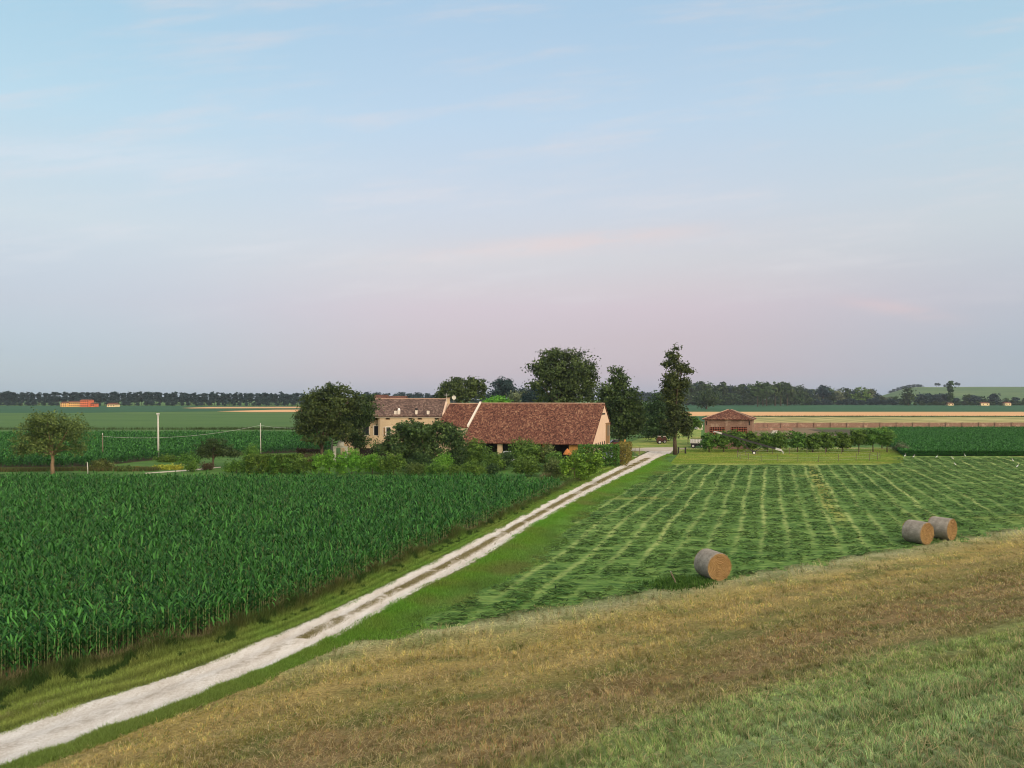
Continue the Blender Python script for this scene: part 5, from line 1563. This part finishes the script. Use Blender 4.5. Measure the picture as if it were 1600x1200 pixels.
def build_brick_barn():
    o = thing('brick_barn', 'square old brick barn with hipped red tiled roof', 'barn', (0, 0, 0))
    ex = np.array([math.cos(math.radians(20)), -math.sin(math.radians(20)), 0]); n = np.array([math.sin(math.radians(20)), math.cos(math.radians(20)), 0])
    C = P(1175, 655, 143.0); ze = C[2]
    L, D = 8.73, 8.6
    A = C - ex * L
    gz = lambda v: np.array([v[0], v[1], 0.0])
    bR, bL = C + n * D, A + n * D
    apex = (A + C) / 2 + n * D / 2 + UP * 1.62
    r1, r2 = apex - ex * .25, apex + ex * .25
    ov = .45; dz = UP * (-.16)
    a0, c0, b0, d0 = A - ex * ov - n * ov + dz, C + ex * ov - n * ov + dz, bR + ex * ov + n * ov + dz, bL - ex * ov + n * ov + dz
    def face(pts, eu):
        p = np.asarray(pts, float)
        nr = np.cross(p[1] - p[0], p[2] - p[0]); nr /= np.linalg.norm(nr)
        me = MB().prism(p, nr * .12).mesh('roof', M['tiles'])
        ev = np.cross(nr, eu); face_uv(me, eu, ev)
        link('roof', me, o)
    face([a0, c0, r2, r1], ex)
    face([c0, b0, r2], n)
    face([b0, d0, r1, r2], -ex)
    face([d0, a0, r1], -n)
    b = MB()
    for s_, e_ in ((a0, r1), (c0, r2), (b0, r2), (d0, r1)):
        b.tube([s_ + UP * .14, e_ + UP * .14], .10, 6)
    b.build('ridge', M['ridge'], o)
    def wall(p, q, dv, name='wall'):
        me = MB().prism([gz(p), gz(q), q, p], dv).mesh(name, M['brick'])
        d = (q - p) / np.linalg.norm(q - p)
        face_uv(me, d, UP)
        return link(name, me, o)
    wall(A, C, n * .4); wall(C + n * .4, bR, -ex * .4, 'wall'); wall(bL, bR - ex * .4, -n * .4); wall(A + n * .4, bL - n * .4, ex * .4)
    # three pilasters on the front, two lattice panels, slit windows
    for t, w in ((.45, .9), (L * .47, .55), (L - .45, .9)):
        c = A + ex * t - n * .03
        me = MB().box(np.array([c[0], c[1], ze / 2 - .1]), (w, .12, ze - .22), (ex, n, UP)).mesh('pilaster', M['brick'])
        face_uv(me, ex, UP); link('pilaster', me, o)
    def front(u, v):
        dr = np.array([(u - 800) / F, 1, -(v - HZ) / F]); cp = np.array([0, 0, H])
        return cp + dr * (np.dot(n, A - cp) / np.dot(n, dr))
    for u0, u1 in ((1109, 1132.5), (1142, 1167)):
        p, q = front(u0, 684), front(u1, 684)
        top = front(u0, 667)[2]
        m_ = (p + q) / 2; w = np.dot(q - p, ex)
        me = MB().box(np.array([m_[0], m_[1], (p[2] + top) / 2]) - n * .02, (w, .10, top - p[2]), (ex, n, UP)).mesh('lattice', M['lattice'])
        face_uv(me, ex, UP); link('lattice', me, o)
    for u in (1104.0, 1171.0):
        p = front(u, 661.2)
        MB().box(p - n * .09, (.24, .04, .75), (ex, n, UP)).build('slit_window', M['dark'], o)
    p = C + n * (D * .5) + UP * (-1.3)
    MB().box(p + ex * .01, (.06, .5, .7), (ex, n, UP)).build('slit_window', M['dark'], o)
    MB().box((A + C) / 2 - n * .10 - UP * .12, (L - .1, .14, .16), (ex, n, UP)).build('cornice', M['brick_band'] if 'brick_band' in M else M['rust'], o)
    return o


build_brick_barn()


def build_long_wall():
    o = thing('brick_wall', 'long low old brick wall with piers across the right fields', 'wall', (0, 0, 0))
    x0, x1, Y, h = G(1181, 668)[0], 330.0, 246.0, 1.5
    me = MB().prism([(x0, Y, -.2), (x1, Y + 4, -.2), (x1, Y + 4, h), (x0, Y, h)], (0, .35, 0)).mesh('wall_run', M['brick'])
    face_uv(me, (1, 0, 0), (0, 0, 1)); link('wall_run', me, o)
    n = int((x1 - x0) / 5.42)
    for i in range(n):
        x = x0 + 3 + i * 5.42
        y = Y + 4 * (x - x0) / (x1 - x0)
        me = MB().box((x, y + .1, h / 2 + .02), (.5, .8, h + .16)).mesh('pier', M['brick'])
        face_uv(me, (1, 0, 0), (0, 0, 1)); link('pier', me, o)
    MB().prism([(x0, Y - .04, h), (x1, Y + 3.96, h), (x1, Y + 3.96, h + .07), (x0, Y - .04, h + .07)], (0, .43, 0)).build('coping', M['ridge'], o)
    # ruined higher piece with openings by the brick barn
    x0 -= .5
    q = thing('ruined_wall', 'old brick wall with square openings right behind the brick barn', 'wall', (0, 0, 0))
    xa, Yb, hh = G(1178, 672.5)[0], 225.0, 1.9
    xs = [xa, xa + 1.2, xa + 4.2, xa + 5.4, xa + 8.0, xa + 9.0, xa + 11.5]
    b = MB()
    for i in range(0, 6, 1):
        if i % 2 == 0:
            b.box(((xs[i] + xs[i + 1]) / 2, Yb, hh / 2), (xs[i + 1] - xs[i], .4, hh))
        else:
            b.box(((xs[i] + xs[i + 1]) / 2, Yb, .35), (xs[i + 1] - xs[i], .39, .7))
    b.box(((xs[0] + xs[-1]) / 2, Yb, hh + .06), (xs[-1] - xs[0], .48, .12))
    me = b.mesh('wall_run', M['brick']); face_uv(me, (1, 0, 0), (0, 0, 1)); link('wall_run', me, q)


build_long_wall()


def far_house(label, parts, name='distant_house', cat='house'):
    """parts: (u0,u1,v_eave,v_base,Y,depth,mat,rise,floors,cols)"""
    o = thing(name, label, cat, (0, 0, 0))
    for (u0, u1, ve, vb_, Y, D, mat, rise, fl, nc) in parts:
        x0, x1 = (u0 - 800) / F * Y, (u1 - 800) / F * Y
        ze = H - (ve - HZ) / F * Y
        MB().box(((x0 + x1) / 2, Y + D / 2, ze / 2 - .1), (x1 - x0, D, ze + .2)).build('wall', mat, o)
        ov = .4
        me = MB().add([(x0 - ov, Y - ov, ze), (x1 + ov, Y - ov, ze), (x1 + ov, Y + D + ov, ze), (x0 - ov, Y + D + ov, ze), (x0 - ov, Y + D / 2, ze + rise), (x1 + ov, Y + D / 2, ze + rise)],
                 [(0, 1, 5, 4), (2, 3, 4, 5), (0, 4, 3), (1, 2, 5), (0, 3, 2, 1)]).mesh('roof', M['tiles'])
        face_uv(me, (1, 0, 0), (0, 1, 0)); link('roof', me, o)
        for f in range(fl):
            for c in range(nc):
                w = MB().box((x0 + (x1 - x0) * (c + .5) / nc, Y - .03, ze * (f + .55) / fl), (1.0, .1, min(1.5, ze / fl * .5))).build('window', M['glass'], o)
    return o


M['ochre'] = mat_plain('ochre_render', (0.72, 0.44, 0.16), var=0.1, scale=.5)
M['red_render'] = mat_plain('red_orange_render', (0.62, 0.16, 0.07), var=0.1, scale=.5)
M['cream_far'] = mat_plain('cream_render', (0.74, 0.58, 0.33), var=0.1, scale=.5)
far_house('far off yellow farm range with red tower on the left horizon', [(94.5, 104, 629.5, 636, 735, 9, M['ochre'], 1.2, 2, 3), (104, 125, 628.8, 636, 738, 10, M['ochre'], 1.4, 2, 7),
          (125, 138, 625.3, 636, 733, 10, M['red_render'], 1.1, 3, 4), (138, 147, 631, 636, 736, 8, M['red_render'], 1.2, 1, 3)], 'distant_farm', 'farm')
far_house('small far off cream house right of the yellow and red farm', [(167, 180, 632, 636, 738, 9, M['cream_far'], 1.6, 1, 3)])
far_house('house with pale chimney showing just above the left of the farmhouse ridge', [(584, 600, 622.5, 660, 205, 8, M['stucco_pink_lit'], 1.0, 1, 2)])
far_house('dull red roofed house with white gable behind the farmhouse ridge', [(602, 631, 623.5, 660, 212, 7, M['plaster'], .9, 1, 3)])
for i, (u0, u1, vt, vb_) in enumerate(((1482, 1490, 629.8, 632), (1533, 1546, 629.3, 632.3), (1571, 1580, 629, 633.5))):
    far_house(('pale low farm building among the hill foot trees, %s' % ('left one below the columnar poplar', 'middle one', 'right one near the picture edge')[i]), [(u0, u1, vt + .8, 633, 866, 7, M['cream_far'], 1.2, 1, 2)])
far_house('pale hut behind the light bush left of the brick barn', [(1090, 1098, 661, 668, 232, 4, M['plaster'], .5, 1, 1)], 'shed', 'shed')

# ------------------------------------------------------------------ poles and wires
def pole(name, label, u, vt, Y, r, mat, cat='pole', lean=0.0):
    x = (u - 800) / F * Y
    o = thing(name, label, cat, (x, Y, 0))
    h = H - (vt - HZ) / F * Y
    MB().tube([(0, 0, -.3), (lean * h * .5, 0, h * .5), (lean * h, 0, h)], [r, r * .85, r * .65], 9).build('shaft', mat, o, True)
    return o, np.array([x + lean * h, Y, h])


p1, t1 = pole('utility_pole', 'tall pale concrete pole standing alone in front of the left fields', 247.5, 645.5, yb(717), .17, M['concrete'], lean=-.008)
b = MB().box((t1[0] - p1.location[0], 0, t1[2] - .1), (.4, .4, .22)).tube([(t1[0] - p1.location[0], 0, t1[2] - .3), (t1[0] - p1.location[0] + .25, -.1, t1[2] - .32)], .04, 6)
b.build('cap', M['metal_pale'], p1)
p2, t2 = pole('utility_pole', 'thin grey wooden pole behind the rounded shrub at far left', 160.5, 679, 118, .09, M['wood_grey'], lean=-.004)
MB().lathe([(.05, 0), (.06, .08), (.035, .14), (.05, .2), (.01, .24)], (t2[0] - p2.location[0], 0, t2[2] - .02), 8).build('insulator', M['white_paint'], p2)
p3, t3 = pole('utility_pole', 'slim pale pole rising from the shrubs left of the walnut tree', 407.5, 663, yb(717), .09, M['concrete'], lean=-.01)
MB().lathe([(.05, 0), (.06, .08), (.035, .14), (.05, .2), (.01, .24)], (t3[0] - p3.location[0], 0, t3[2] - .02), 8).build('insulator', M['white_paint'], p3)
pole('marker_post', 'short white post at the maize edge near the far left tree', 137.5, 722, 98, .07, M['concrete'], 'post', lean=-.06)
st = thing('wooden_stake', 'dark leaning wooden stake in green tuft left of the nearest bale', 'stake', tuple(trace(1058, 915)) + (float(terrain(*trace(1058, 915))),))
MB().tube([(.02, 0, -.1), (-.14, 0, .3), (-.34, 0, .72)], [.045, .042, .036], 8).build('shaft', M['wood_grey'], st)
MB().tube([(-.34, 0, .715), (-.35, 0, .735)], [.037, .03], 8).build('cut_end', M['concrete'], st)


def cable(label, a, b, sag):
    pts = [a + (b - a) * t - UP * sag * 4 * t * (1 - t) for t in np.linspace(0, 1, 18)]
    o = MB().tube(pts, .016, 4).build('power_cable', M['metal_pale'])
    o['label'] = label; o['category'] = 'cable'


cable('sagging wire between the thin grey pole and the slim pale pole', t2 - UP * .3, t3 - UP * .15, .9)
cable('wire from the slim pale pole into the walnut tree', t3 - UP * .15, P(480, 668, 119), .25)

# ------------------------------------------------------------------ hay bales
def mat_net():
    m, t = new_mat('weathered_net_wrap')
    c = coord(t)
    mp = t.n('ShaderNodeMapping', inp={0: c, 'Scale': (1, 7, 7)}).outputs[0]
    n1 = t.noise(c, 2.2, 5.0, 0.65); n2 = t.noise(mp, 6.0, 5.0, 0.7)
    col = t.ramp(t.math('ADD', t.math('MULTIPLY', n1, 0.5), t.math('MULTIPLY', n2, 0.5)), [(0.33, (0.14, 0.115, 0.085, 1)), (0.5, (0.28, 0.25, 0.205, 1)), (0.68, (0.46, 0.42, 0.35, 1))])
    finish(t, col, 0.8, n2, 0.7, 0.03, 0.25)
    return m


def mat_straw():
    m, t = new_mat('rolled_straw')
    c = coord(t)
    sp = t.n('ShaderNodeSeparateXYZ', inp={0: c})
    y, z = sp.outputs[1], sp.outputs[2]
    r = t.math('SQRT', t.math('ADD', t.math('MULTIPLY', y, y), t.math('MULTIPLY', z, z)))
    an = t.math('ARCTAN2', z, y)
    w = t.math('ADD', t.math('MULTIPLY', r, 11.0), t.math('DIVIDE', an, 6.283))
    n1 = t.noise(c, 5.0, 4.0, 0.6); n2 = t.noise(c, 38.0, 4.0, 0.7)
    s = t.math('SINE', t.math('MULTIPLY', t.math('ADD', w, t.math('MULTIPLY', n1, 1.2)), 6.283))
    f = t.math('ADD', t.math('ADD', t.math('MULTIPLY', s, 0.13), t.math('MULTIPLY', n2, 0.55)), t.math('MULTIPLY', n1, 0.35))
    col = t.ramp(f, [(0.26, (0.13, 0.07, 0.028, 1)), (0.45, (0.38, 0.23, 0.105, 1)), (0.68, (0.66, 0.47, 0.25, 1))])
    finish(t, col, 0.9, t.math('ADD', t.math('MULTIPLY', s, 0.4), n2), 0.9, 0.04, 0.15)
    return m


M['net'] = mat_net(); M['straw'] = mat_straw()


def bale(label, u, v, face_ang, dia, L, seed):
    """axis along local x, +x end faces the camera side"""
    x, y = trace(u, v)
    R = dia / 2
    # base under the middle
    z = float(terrain(x, y))
    r = np.random.default_rng(seed)
    o = thing('hay_bale', label, 'hay bale', (x, y, z + R * .975), 'round hay bales on the levee foot', rz=face_ang)
    k, m = 56, 22
    V = []
    for i in range(m):
        s = i / (m - 1)
        xx = (s - .5) * L
        e = min(s, 1 - s) * L
        rr = R * (1 - .055 * max(0, 1 - e / .09) ** 2)
        for j in range(k):
            a = 2 * math.pi * j / k
            q = rr * (1 + .012 * math.sin(3 * a + seed) + .014 * (vnoise(a * 4 + seed, xx * 6) - .5) + .012 * (vnoise(a * 1.2, xx * 26 + seed) - .5))
            cz = math.sin(a) * q; cy = math.cos(a) * q * 1.012
            if cz < -R * .955: cz = -R * .955
            V.append((xx, cy, cz))
    fq = [(i * k + j, (i + 1) * k + j, (i + 1) * k + (j + 1) % k, i * k + (j + 1) % k) for i in range(m - 1) for j in range(k)]
    MBx = MB().add(V, fq)
    MBx.build('net_wrap', M['net'], o, True)
    for sgn in (1, -1):
        rings = 16; V = []
        for i in range(rings + 1):
            rr = R * .952 * (1 - i / rings)
            for j in range(k):
                a = 2 * math.pi * j / k
                w = rr * 11 / 1.0 + a / 6.283
                xx = sgn * (L / 2 - .012 + .02 * math.sin(w * 6.283) * (i > 0) + .03 * (vnoise(rr * 14 + seed, a * 3) - .5) + .03 * (1 - (rr / R) ** 2))
                cz = max(math.sin(a) * rr, -R * .95)
                V.append((xx, math.cos(a) * rr * 1.012, cz))
        fq = [(i * k + j, i * k + (j + 1) % k, (i + 1) * k + (j + 1) % k, (i + 1) * k + j) for i in range(rings) for j in range(k)]
        e = MB().add(V, fq).build('straw_end', M['straw'], o, True)
        # loose stalks sticking out of the end
        n = 1500
        rr = R * np.sqrt(r.random(n)) * .97; a = r.random(n) * 6.283
        p = np.stack([np.full(n, sgn * (L / 2 - .01)) + .03 * (1 - (rr / R) ** 2) * sgn, np.cos(a) * rr, np.sin(a) * rr], -1)
        tdir = np.stack([sgn * (.1 + .35 * r.random(n)), -np.sin(a) + .5 * r.standard_normal(n), np.cos(a) + .5 * r.standard_normal(n)], -1)
        tdir /= np.linalg.norm(tdir, axis=1)[:, None]
        ln = (.05 + .10 * r.random(n))[:, None]
        sd2 = np.cross(tdir, [sgn, 0, 0]); sd2 = sd2 / (np.linalg.norm(sd2, axis=1)[:, None] + 1e-6) * .006
        VV = np.stack([p - sd2, p + sd2, p + tdir * ln + sd2 * .5, p + tdir * ln - sd2 * .5], 1).reshape(-1, 3)
        c = np.array([.60, .40, .17]) * (.35 + .9 * r.random((n, 1)))
        link('loose_straw', np_mesh('loose_straw', VV, np.arange(n)[:, None] * 4 + np.arange(4), M['blade'], col=np.repeat(c, 4, 0)), e)
    return o


bale('nearest round hay bale, alone beside the leaning stake', 1113, 903.5, math.radians(-71), 1.53, 1.38, 3)
bale('front bale of the right hand pair, overlapping the other', 1434, 848.5, math.radians(-62), 1.53, 1.36, 4)
bale('rear bale of the right hand pair, partly behind the other', 1472, 842, math.radians(-55), 1.53, 1.36, 5)

# ------------------------------------------------------------------ small farm things
def build_fence():
    o = thing('wire_fence', 'thin post and wire enclosure on the lawn before the clipped trees', 'fence', (0, 0, 0))
    front = [(1152.5, 715), (1156.5, 718), (1169, 720), (1189.5, 721), (1215.5, 721.5), (1246.5, 722), (1279, 722), (1310, 721.5), (1337.5, 720.5), (1358.5, 719.8), (1371, 718.8)]
    back = [(1165, 711.5), (1184, 711), (1207, 710), (1233.5, 709.5), (1261, 709.5), (1290, 709.5), (1315, 710), (1341.5, 711), (1361, 712), (1375, 716)]
    tops = []
    r = random.Random(4)
    for lst in (front, back):
        row = []
        for u, v in lst:
            g = G(u, v)
            lx, ly = r.uniform(-.06, .06), r.uniform(-.05, .05)
            h = 1.15 + r.uniform(-.08, .1)
            MB().tube([(g[0], g[1], -.2), (g[0] + lx, g[1] + ly, h)], [.05, .042], 7).build('post', M['wood_grey'], o)
            row.append(np.array([g[0] + lx, g[1] + ly, h]))
        tops.append(row)
    ring = tops[0] + tops[1][::-1]
    for hz in (.35, .75):
        b = MB()
        for i in range(len(ring)):
            p, q = ring[i], ring[(i + 1) % len(ring)]
            b.tube([p * [1, 1, 0] + UP * hz, (p + q) / 2 * [1, 1, 0] + UP * (hz - .04), q * [1, 1, 0] + UP * hz], .007, 4)
        b.build('wire', M['metal_pale'], o)


build_fence()

# black post-and-rail barrier
bp = thing('post_and_rail', 'two black posts with a rail on the lawn right of the tall poplar', 'barrier', tuple(G(1065.5, 709)))
kx = bp.location[1] / F
for s in (-5.5, 5.5):
    MB().box((s * kx, 0, .55), (.24, .2, 1.1)).box((s * kx, 0, 1.12), (.28, .24, .06)).build('post', M['black'], bp)
MB().box((0, 0, .98), (11 * kx - .24, .08, .10)).build('rail', M['wood_grey'], bp)
MB().box((0, 0, .45), (11 * kx - .24, .05, .06)).build('rail', M['wood_grey'], bp)

# inclined grain elevator
def build_elevator():
    Y = 133.0
    o = thing('grain_elevator', 'long inclined dark farm elevator with pale ends among the clipped trees', 'farm machine', (0, 0, 0))
    a, b = P(1121, 675.5, Y), P(1221, 703.5, Y - 3)
    d = (b - a) / np.linalg.norm(b - a); s = np.cross(d, UP); s /= np.linalg.norm(s); nn = np.cross(s, d)
    L = np.linalg.norm(b - a)
    tr = MB()
    c = (a + b) / 2
    tr.box(c - nn * .12, (L * .86, .42, .04), (d, s, nn))
    for sx in (-1, 1):
        tr.box(c + s * sx * .23, (L * .86, .04, .30), (d, s, nn))
    tr.build('trough', M['metal_dark'], o)
    MB().box(a + d * .45, (L * .08, .5, .26), (d, s, nn)).tube([a + d * .1, a - d * .45 - UP * .02, a - d * .75 - UP * .18], [.12, .10, .08], 8).build('spout', M['metal_pale'], o)
    MB().box(b - d * .5, (L * .09, .55, .34), (d, s, nn)).tube([b - d * .1, b + d * .25 - UP * .2, b + d * .28 - UP * .55], [.09, .09, .07], 8).build('hopper', M['metal_pale'], o)
    ax = a + d * L * .55
    u1 = MB()
    for sx in (-1, 1):
        w = np.array([ax[0] + .3, ax[1], .3]) + s * sx * .75
        u1.tube([w, a + d * L * .32 - nn * .15 + s * sx * .2], .04, 6)
        u1.tube([w, a + d * L * .72 - nn * .15 + s * sx * .2], .04, 6)
    u1.tube([np.array([ax[0] + .3, ax[1], .3]) - s * .8, np.array([ax[0] + .3, ax[1], .3]) + s * .8], .045, 6)
    u1.build('undercarriage', M['metal_dark'], o)
    for sx in (-1, 1):
        w = np.array([ax[0] + .3, ax[1], .3]) + s * sx * .8
        ty = MB(); ang_ = np.linspace(0, 2 * math.pi, 19)
        ty.tube([w + .26 * (d * [1, 1, 0] * math.cos(t) / np.linalg.norm(d[:2]) + UP * math.sin(t)) for t in ang_], .06, 6)
        wh = ty.build('wheel', M['rubber'], o, True)
        MB().tube([w - s * .04, w + s * .04], .19, 12).build('rim', M['white_paint'], wh)


build_elevator()


def wheel(parent, c, r, w, ax):
    """tyre ring + rim disc; ax = axle direction"""
    ax = np.asarray(ax, float); ax /= np.linalg.norm(ax); e1 = np.cross(ax, UP); e1 /= np.linalg.norm(e1)
    c = np.asarray(c, float)
    g = link('wheel', None, parent)
    MB().tube([c + (r - w * .45) * (e1 * math.cos(t) + UP * math.sin(t)) for t in np.linspace(0, 2 * math.pi, 21)], w * .48, 7).build('tyre', M['rubber'], g, True)
    MB().tube([c - ax * w * .3, c + ax * w * .3], r * .62, 14).build('rim', M['metal_pale'], g)


# farm trailer
tr = thing('farm_trailer', 'grey sided farm trailer with dark chassis left of the clipped trees', 'trailer', tuple(G(1091, 700)), rz=math.radians(-18))
kx = tr.location[1] / F
W_ = 24 * kx
b = MB().box((0, 0, 1.02), (W_, 1.9, .12))
for s in (-1, 1):
    b.box((0, s * .93, 1.42), (W_ - .02, .05, .66)); b.box((s * (W_ / 2 - .03), 0, 1.42), (.05, 1.8, .66))
b.build('load_bed', M['metal_pale'], tr)
b = MB()
for i in range(6):
    b.box((-W_ / 2 + .2 + i * (W_ - .4) / 5, -.975, 1.42), (.07, .05, .7))
b.build('side_stake', M['white_paint'], tr)
b = MB().box((0, -.4, .85), (W_ * .95, .1, .16)).box((0, .4, .85), (W_ * .95, .1, .16)).tube([(W_ * .45, 0, .8), (W_ * .45 + 1.2, 0, .6)], .05, 6).box((0, -.62, .62), (W_ * .9, .3, .34))
b.build('chassis', M['black'], tr)
for sx in (-.3, .3):
    for sy in (-.85, .85):
        wheel(tr, (sx * W_, sy, .42), .42, .24, (0, 1, 0))
MB().box((0, 0, 1.95), (W_ * .9, 1.7, .04)).tube([(-W_ * .44, -.8, 1.7), (-W_ * .44, -.8, 1.95)], .03, 5).tube([(W_ * .44, -.8, 1.7), (W_ * .44, -.8, 1.95)], .03, 5).tube([(-W_ * .44, .8, 1.7), (-W_ * .44, .8, 1.95)], .03, 5).tube([(W_ * .44, .8, 1.7), (W_ * .44, .8, 1.95)], .03, 5).build('cover', M['soil'], tr)


def car(label, u, v, Y, rz, paint):
    x = (u - 800) / F * Y
    o = thing('parked_car', label, 'car', (x, Y, 0), rz=rz)
    # side profile extruded across, cabin narrower
    prof = [(-2.05, .35), (-2.08, .75), (-1.95, .92), (-1.1, 1.0), (1.25, .98), (1.98, .82), (2.08, .55), (2.05, .32)]
    MB().prism([(px, -.82, pz) for px, pz in prof], (0, 1.64, 0)).build('body', M[paint], o)
    cab = [(-1.75, .98), (-1.35, 1.40), (-.95, 1.47), (.35, 1.46), (.65, 1.36), (1.30, .97)]
    b = MB(); n = len(cab)
    vs = [(px, -.76 + .16 * (pz - .97), pz) for px, pz in cab] + [(px, .76 - .16 * (pz - .97), pz) for px, pz in cab]
    b.add(vs, [tuple(range(n))[::-1], tuple(range(n, 2 * n))] + [(i, (i + 1) % n, n + (i + 1) % n, n + i) for i in range(n)])
    b.build('windows', M['glass'], o)
    MB().prism([(-1.38, -.68, 1.405), (-.95, -.67, 1.485), (.35, -.67, 1.475), (.66, -.68, 1.375), (.35, -.67, 1.445), (-.95, -.67, 1.45)], (0, 1.35, 0)).build('roof', M[paint], o)
    for sx in (-1.3, 1.3):
        for sy in (-.78, .78):
            wheel(o, (sx, sy, .31), .31, .2, (0, 1, 0))
    for sy in (-.6, .6):
        MB().box((2.06, sy, .66), (.06, .32, .14)).build('headlight', M['white_paint'], o)
        MB().box((-2.07, sy, .74), (.06, .24, .16)).build('tail_light', M['car_red'], o)
    return o


car('pale blue car behind the clipped hedge at the barn gable', 955, 0, 118.5, math.radians(8), 'car_blue').scale = (1.0, 1.0, 1.42)
car('dark red car parked under the trees beyond the barn gable', 967, 0, 150, math.radians(5), 'car_red')
car('white car parked under the barn eaves behind the bushes', 798, 0, 114.5, math.radians(6), 'car_white').scale = (.9, 1, 1.15)

# orange sun-shade by the barn porch
ps = thing('parasol', 'small orange canopy in front of the barn porch', 'parasol', ((886.5 - 800) / F * 112, 112, 0))
MB().tube([(0, 0, 0), (0, 0, 2.2)], .03, 6).build('pole', M['wood_grey'], ps)
MB().lathe([(.02, 2.35), (.30, 2.05), (.62, 1.55), (.63, 1.45), (.60, 1.55), (.02, 2.3)], (0, 0, 0), 8).build('canopy', M['orange'], ps)
# rusty implements under the dark trees, a rack by the track
def implement(label, u, v, s):
    g = G(u, v)
    o = thing('farm_implement', label, 'farm machine', tuple(g))
    MB().box((0, 0, .75 * s), (.9 * s, .8 * s, .7 * s)).box((0, -.1, 1.2 * s), (.5 * s, .5 * s, .35 * s)).build('body', M['rust'], o)
    MB().box((0, 0, 1.42 * s), (.6 * s, .5 * s, .08 * s)).build('hood', M['plaster'], o)
    MB().tube([(.45 * s, 0, .6 * s), (1.1 * s, -.2, .45 * s)], .05, 6).build('drawbar', M['rust'], o)
    for sx in (-1, 1):
        wheel(o, (0, sx * .5 * s, .35 * s), .35 * s, .16, (0, 1, 0))


implement('rusty farm machine with pale hood in the shade of the dark trees, left one', 1030, 693.5, 1.15)
implement('rusty farm machine in the shade of the dark trees, right one', 1038, 692.5, 1.05)
rk = thing('wooden_rack', 'spindly grey wooden rack on the grass by the track end', 'rack', tuple(G(992, 711.5)))
b = MB()
for x in (-.75, 0, .75):
    b.tube([(x, -.3, 0), (x + .05, 0, 1.35)], .035, 6); b.tube([(x, .3, 0), (x + .05, 0, 1.35)], .035, 6)
b.build('leg', M['wood_grey'], rk)
MB().tube([(-.95, 0, 1.3), (1.0, 0, 1.28)], .035, 6).tube([(-.85, -.15, .7), (.9, -.15, .75)], .03, 6).build('rail', M['wood_grey'], rk)
ob = thing('wooden_post', 'orange brown post behind the yellow green hedge', 'post', ((976.5 - 800) / F * 122, 122, 0))
MB().box((0, 0, 1.5), (.22, .22, 3.0)).box((0, 0, 3.04), (.3, .3, .08)).build('shaft', M['ochre_wood'], ob)


# ------------------------------------------------------------------ white birds on the cut meadow
def egret_meshes():
    b = MB()
    # body: lofted ellipses along x
    st_ = [(-.22, .22, .01), (-.17, .28, .05), (-.09, .36, .09), (.0, .44, .10), (.10, .51, .075), (.18, .56, .04)]
    neck = [(.18, .54, .04), (.23, .62, .028), (.20, .70, .024), (.17, .76, .023), (.20, .82, .026), (.25, .84, .03), (.30, .83, .018)]
    b.tube([(x, 0, z) for x, z, r in st_], [r for x, z, r in st_], 8)
    b.tube([(x, 0, z) for x, z, r in neck], [r for x, z, r in neck], 7)
    body = b.mesh('egret', M['white_paint'], True)
    bill = MB().tube([(.29, 0, .83), (.40, 0, .81)], [.014, .003], 6).mesh('bill', M['ochre_wood'])
    legs = []
    for s in (-.04, .04):
        legs.append(MB().tube([(.0, s, .42), (.03, s, .22), (.0, s, .01), (.07, s, .005)], [.012, .008, .008, .006], 5).mesh('leg', M['black']))
    wing = [MB().add([(-.25, s * .05, .20), (-.12, s * .10, .40), (.10, s * .09, .53), (.06, s * .10, .40), (-.10, s * .09, .28)], [(0, 1, 2, 3, 4) if s > 0 else (4, 3, 2, 1, 0)]).mesh('wing', M['white_paint']) for s in (-1, 1)]
    return body, bill, legs, wing


eb, ebill, elegs, ewing = egret_meshes()
EG = [(1414, 714.5, 'leftmost white egret at the corner of the green crop'), (1427.5, 716, 'second white egret from the left along the crop edge'), (1463.5, 716.5, 'white egret on the pale line of the crop edge, third from the left'),
      (1488.5, 719, 'small white egret just below the crop edge, fourth from the left'), (1508, 714.5, 'white egret highest of all, against the dark crop'), (1492.5, 728.5, 'white egret lowest in the swaths, nearest of the left birds'),
      (1582.5, 722, 'white egret far right, upper one of the two'), (1589.5, 731.5, 'white egret far right, lower one of the two')]
for i, (u, v, lab) in enumerate(EG):
    o = link('egret', eb, None, tuple(G(u, v)), lab, 'bird', 'white egrets on the cut meadow', rz=random.choice((0, math.pi)) + random.uniform(-.5, .5))
    o.scale = (.7, .7, .7)
    link('bill', ebill, o)
    for l in elegs: link('leg', l, o)
    for w in ewing: link('wing', w, o)

# ------------------------------------------------------------------ air
hz = MB().box((0, 1080, 36.5), (6400, 2860, 76)).build('haze', bpy.data.materials.new('evening_haze'), None, kind='stuff', label='thin evening haze over the plain', cat='haze')
hm = hz.data.materials[0]; hm.use_nodes = True
t = NT(hm.node_tree)
v_ = t.n('ShaderNodeVolumePrincipled', inp={'Color': (0.72, 0.84, 1.0, 1), 'Density': 0.00008, 'Anisotropy': 0.0})
t.n('ShaderNodeOutputMaterial', inp={'Volume': v_.outputs[0]})
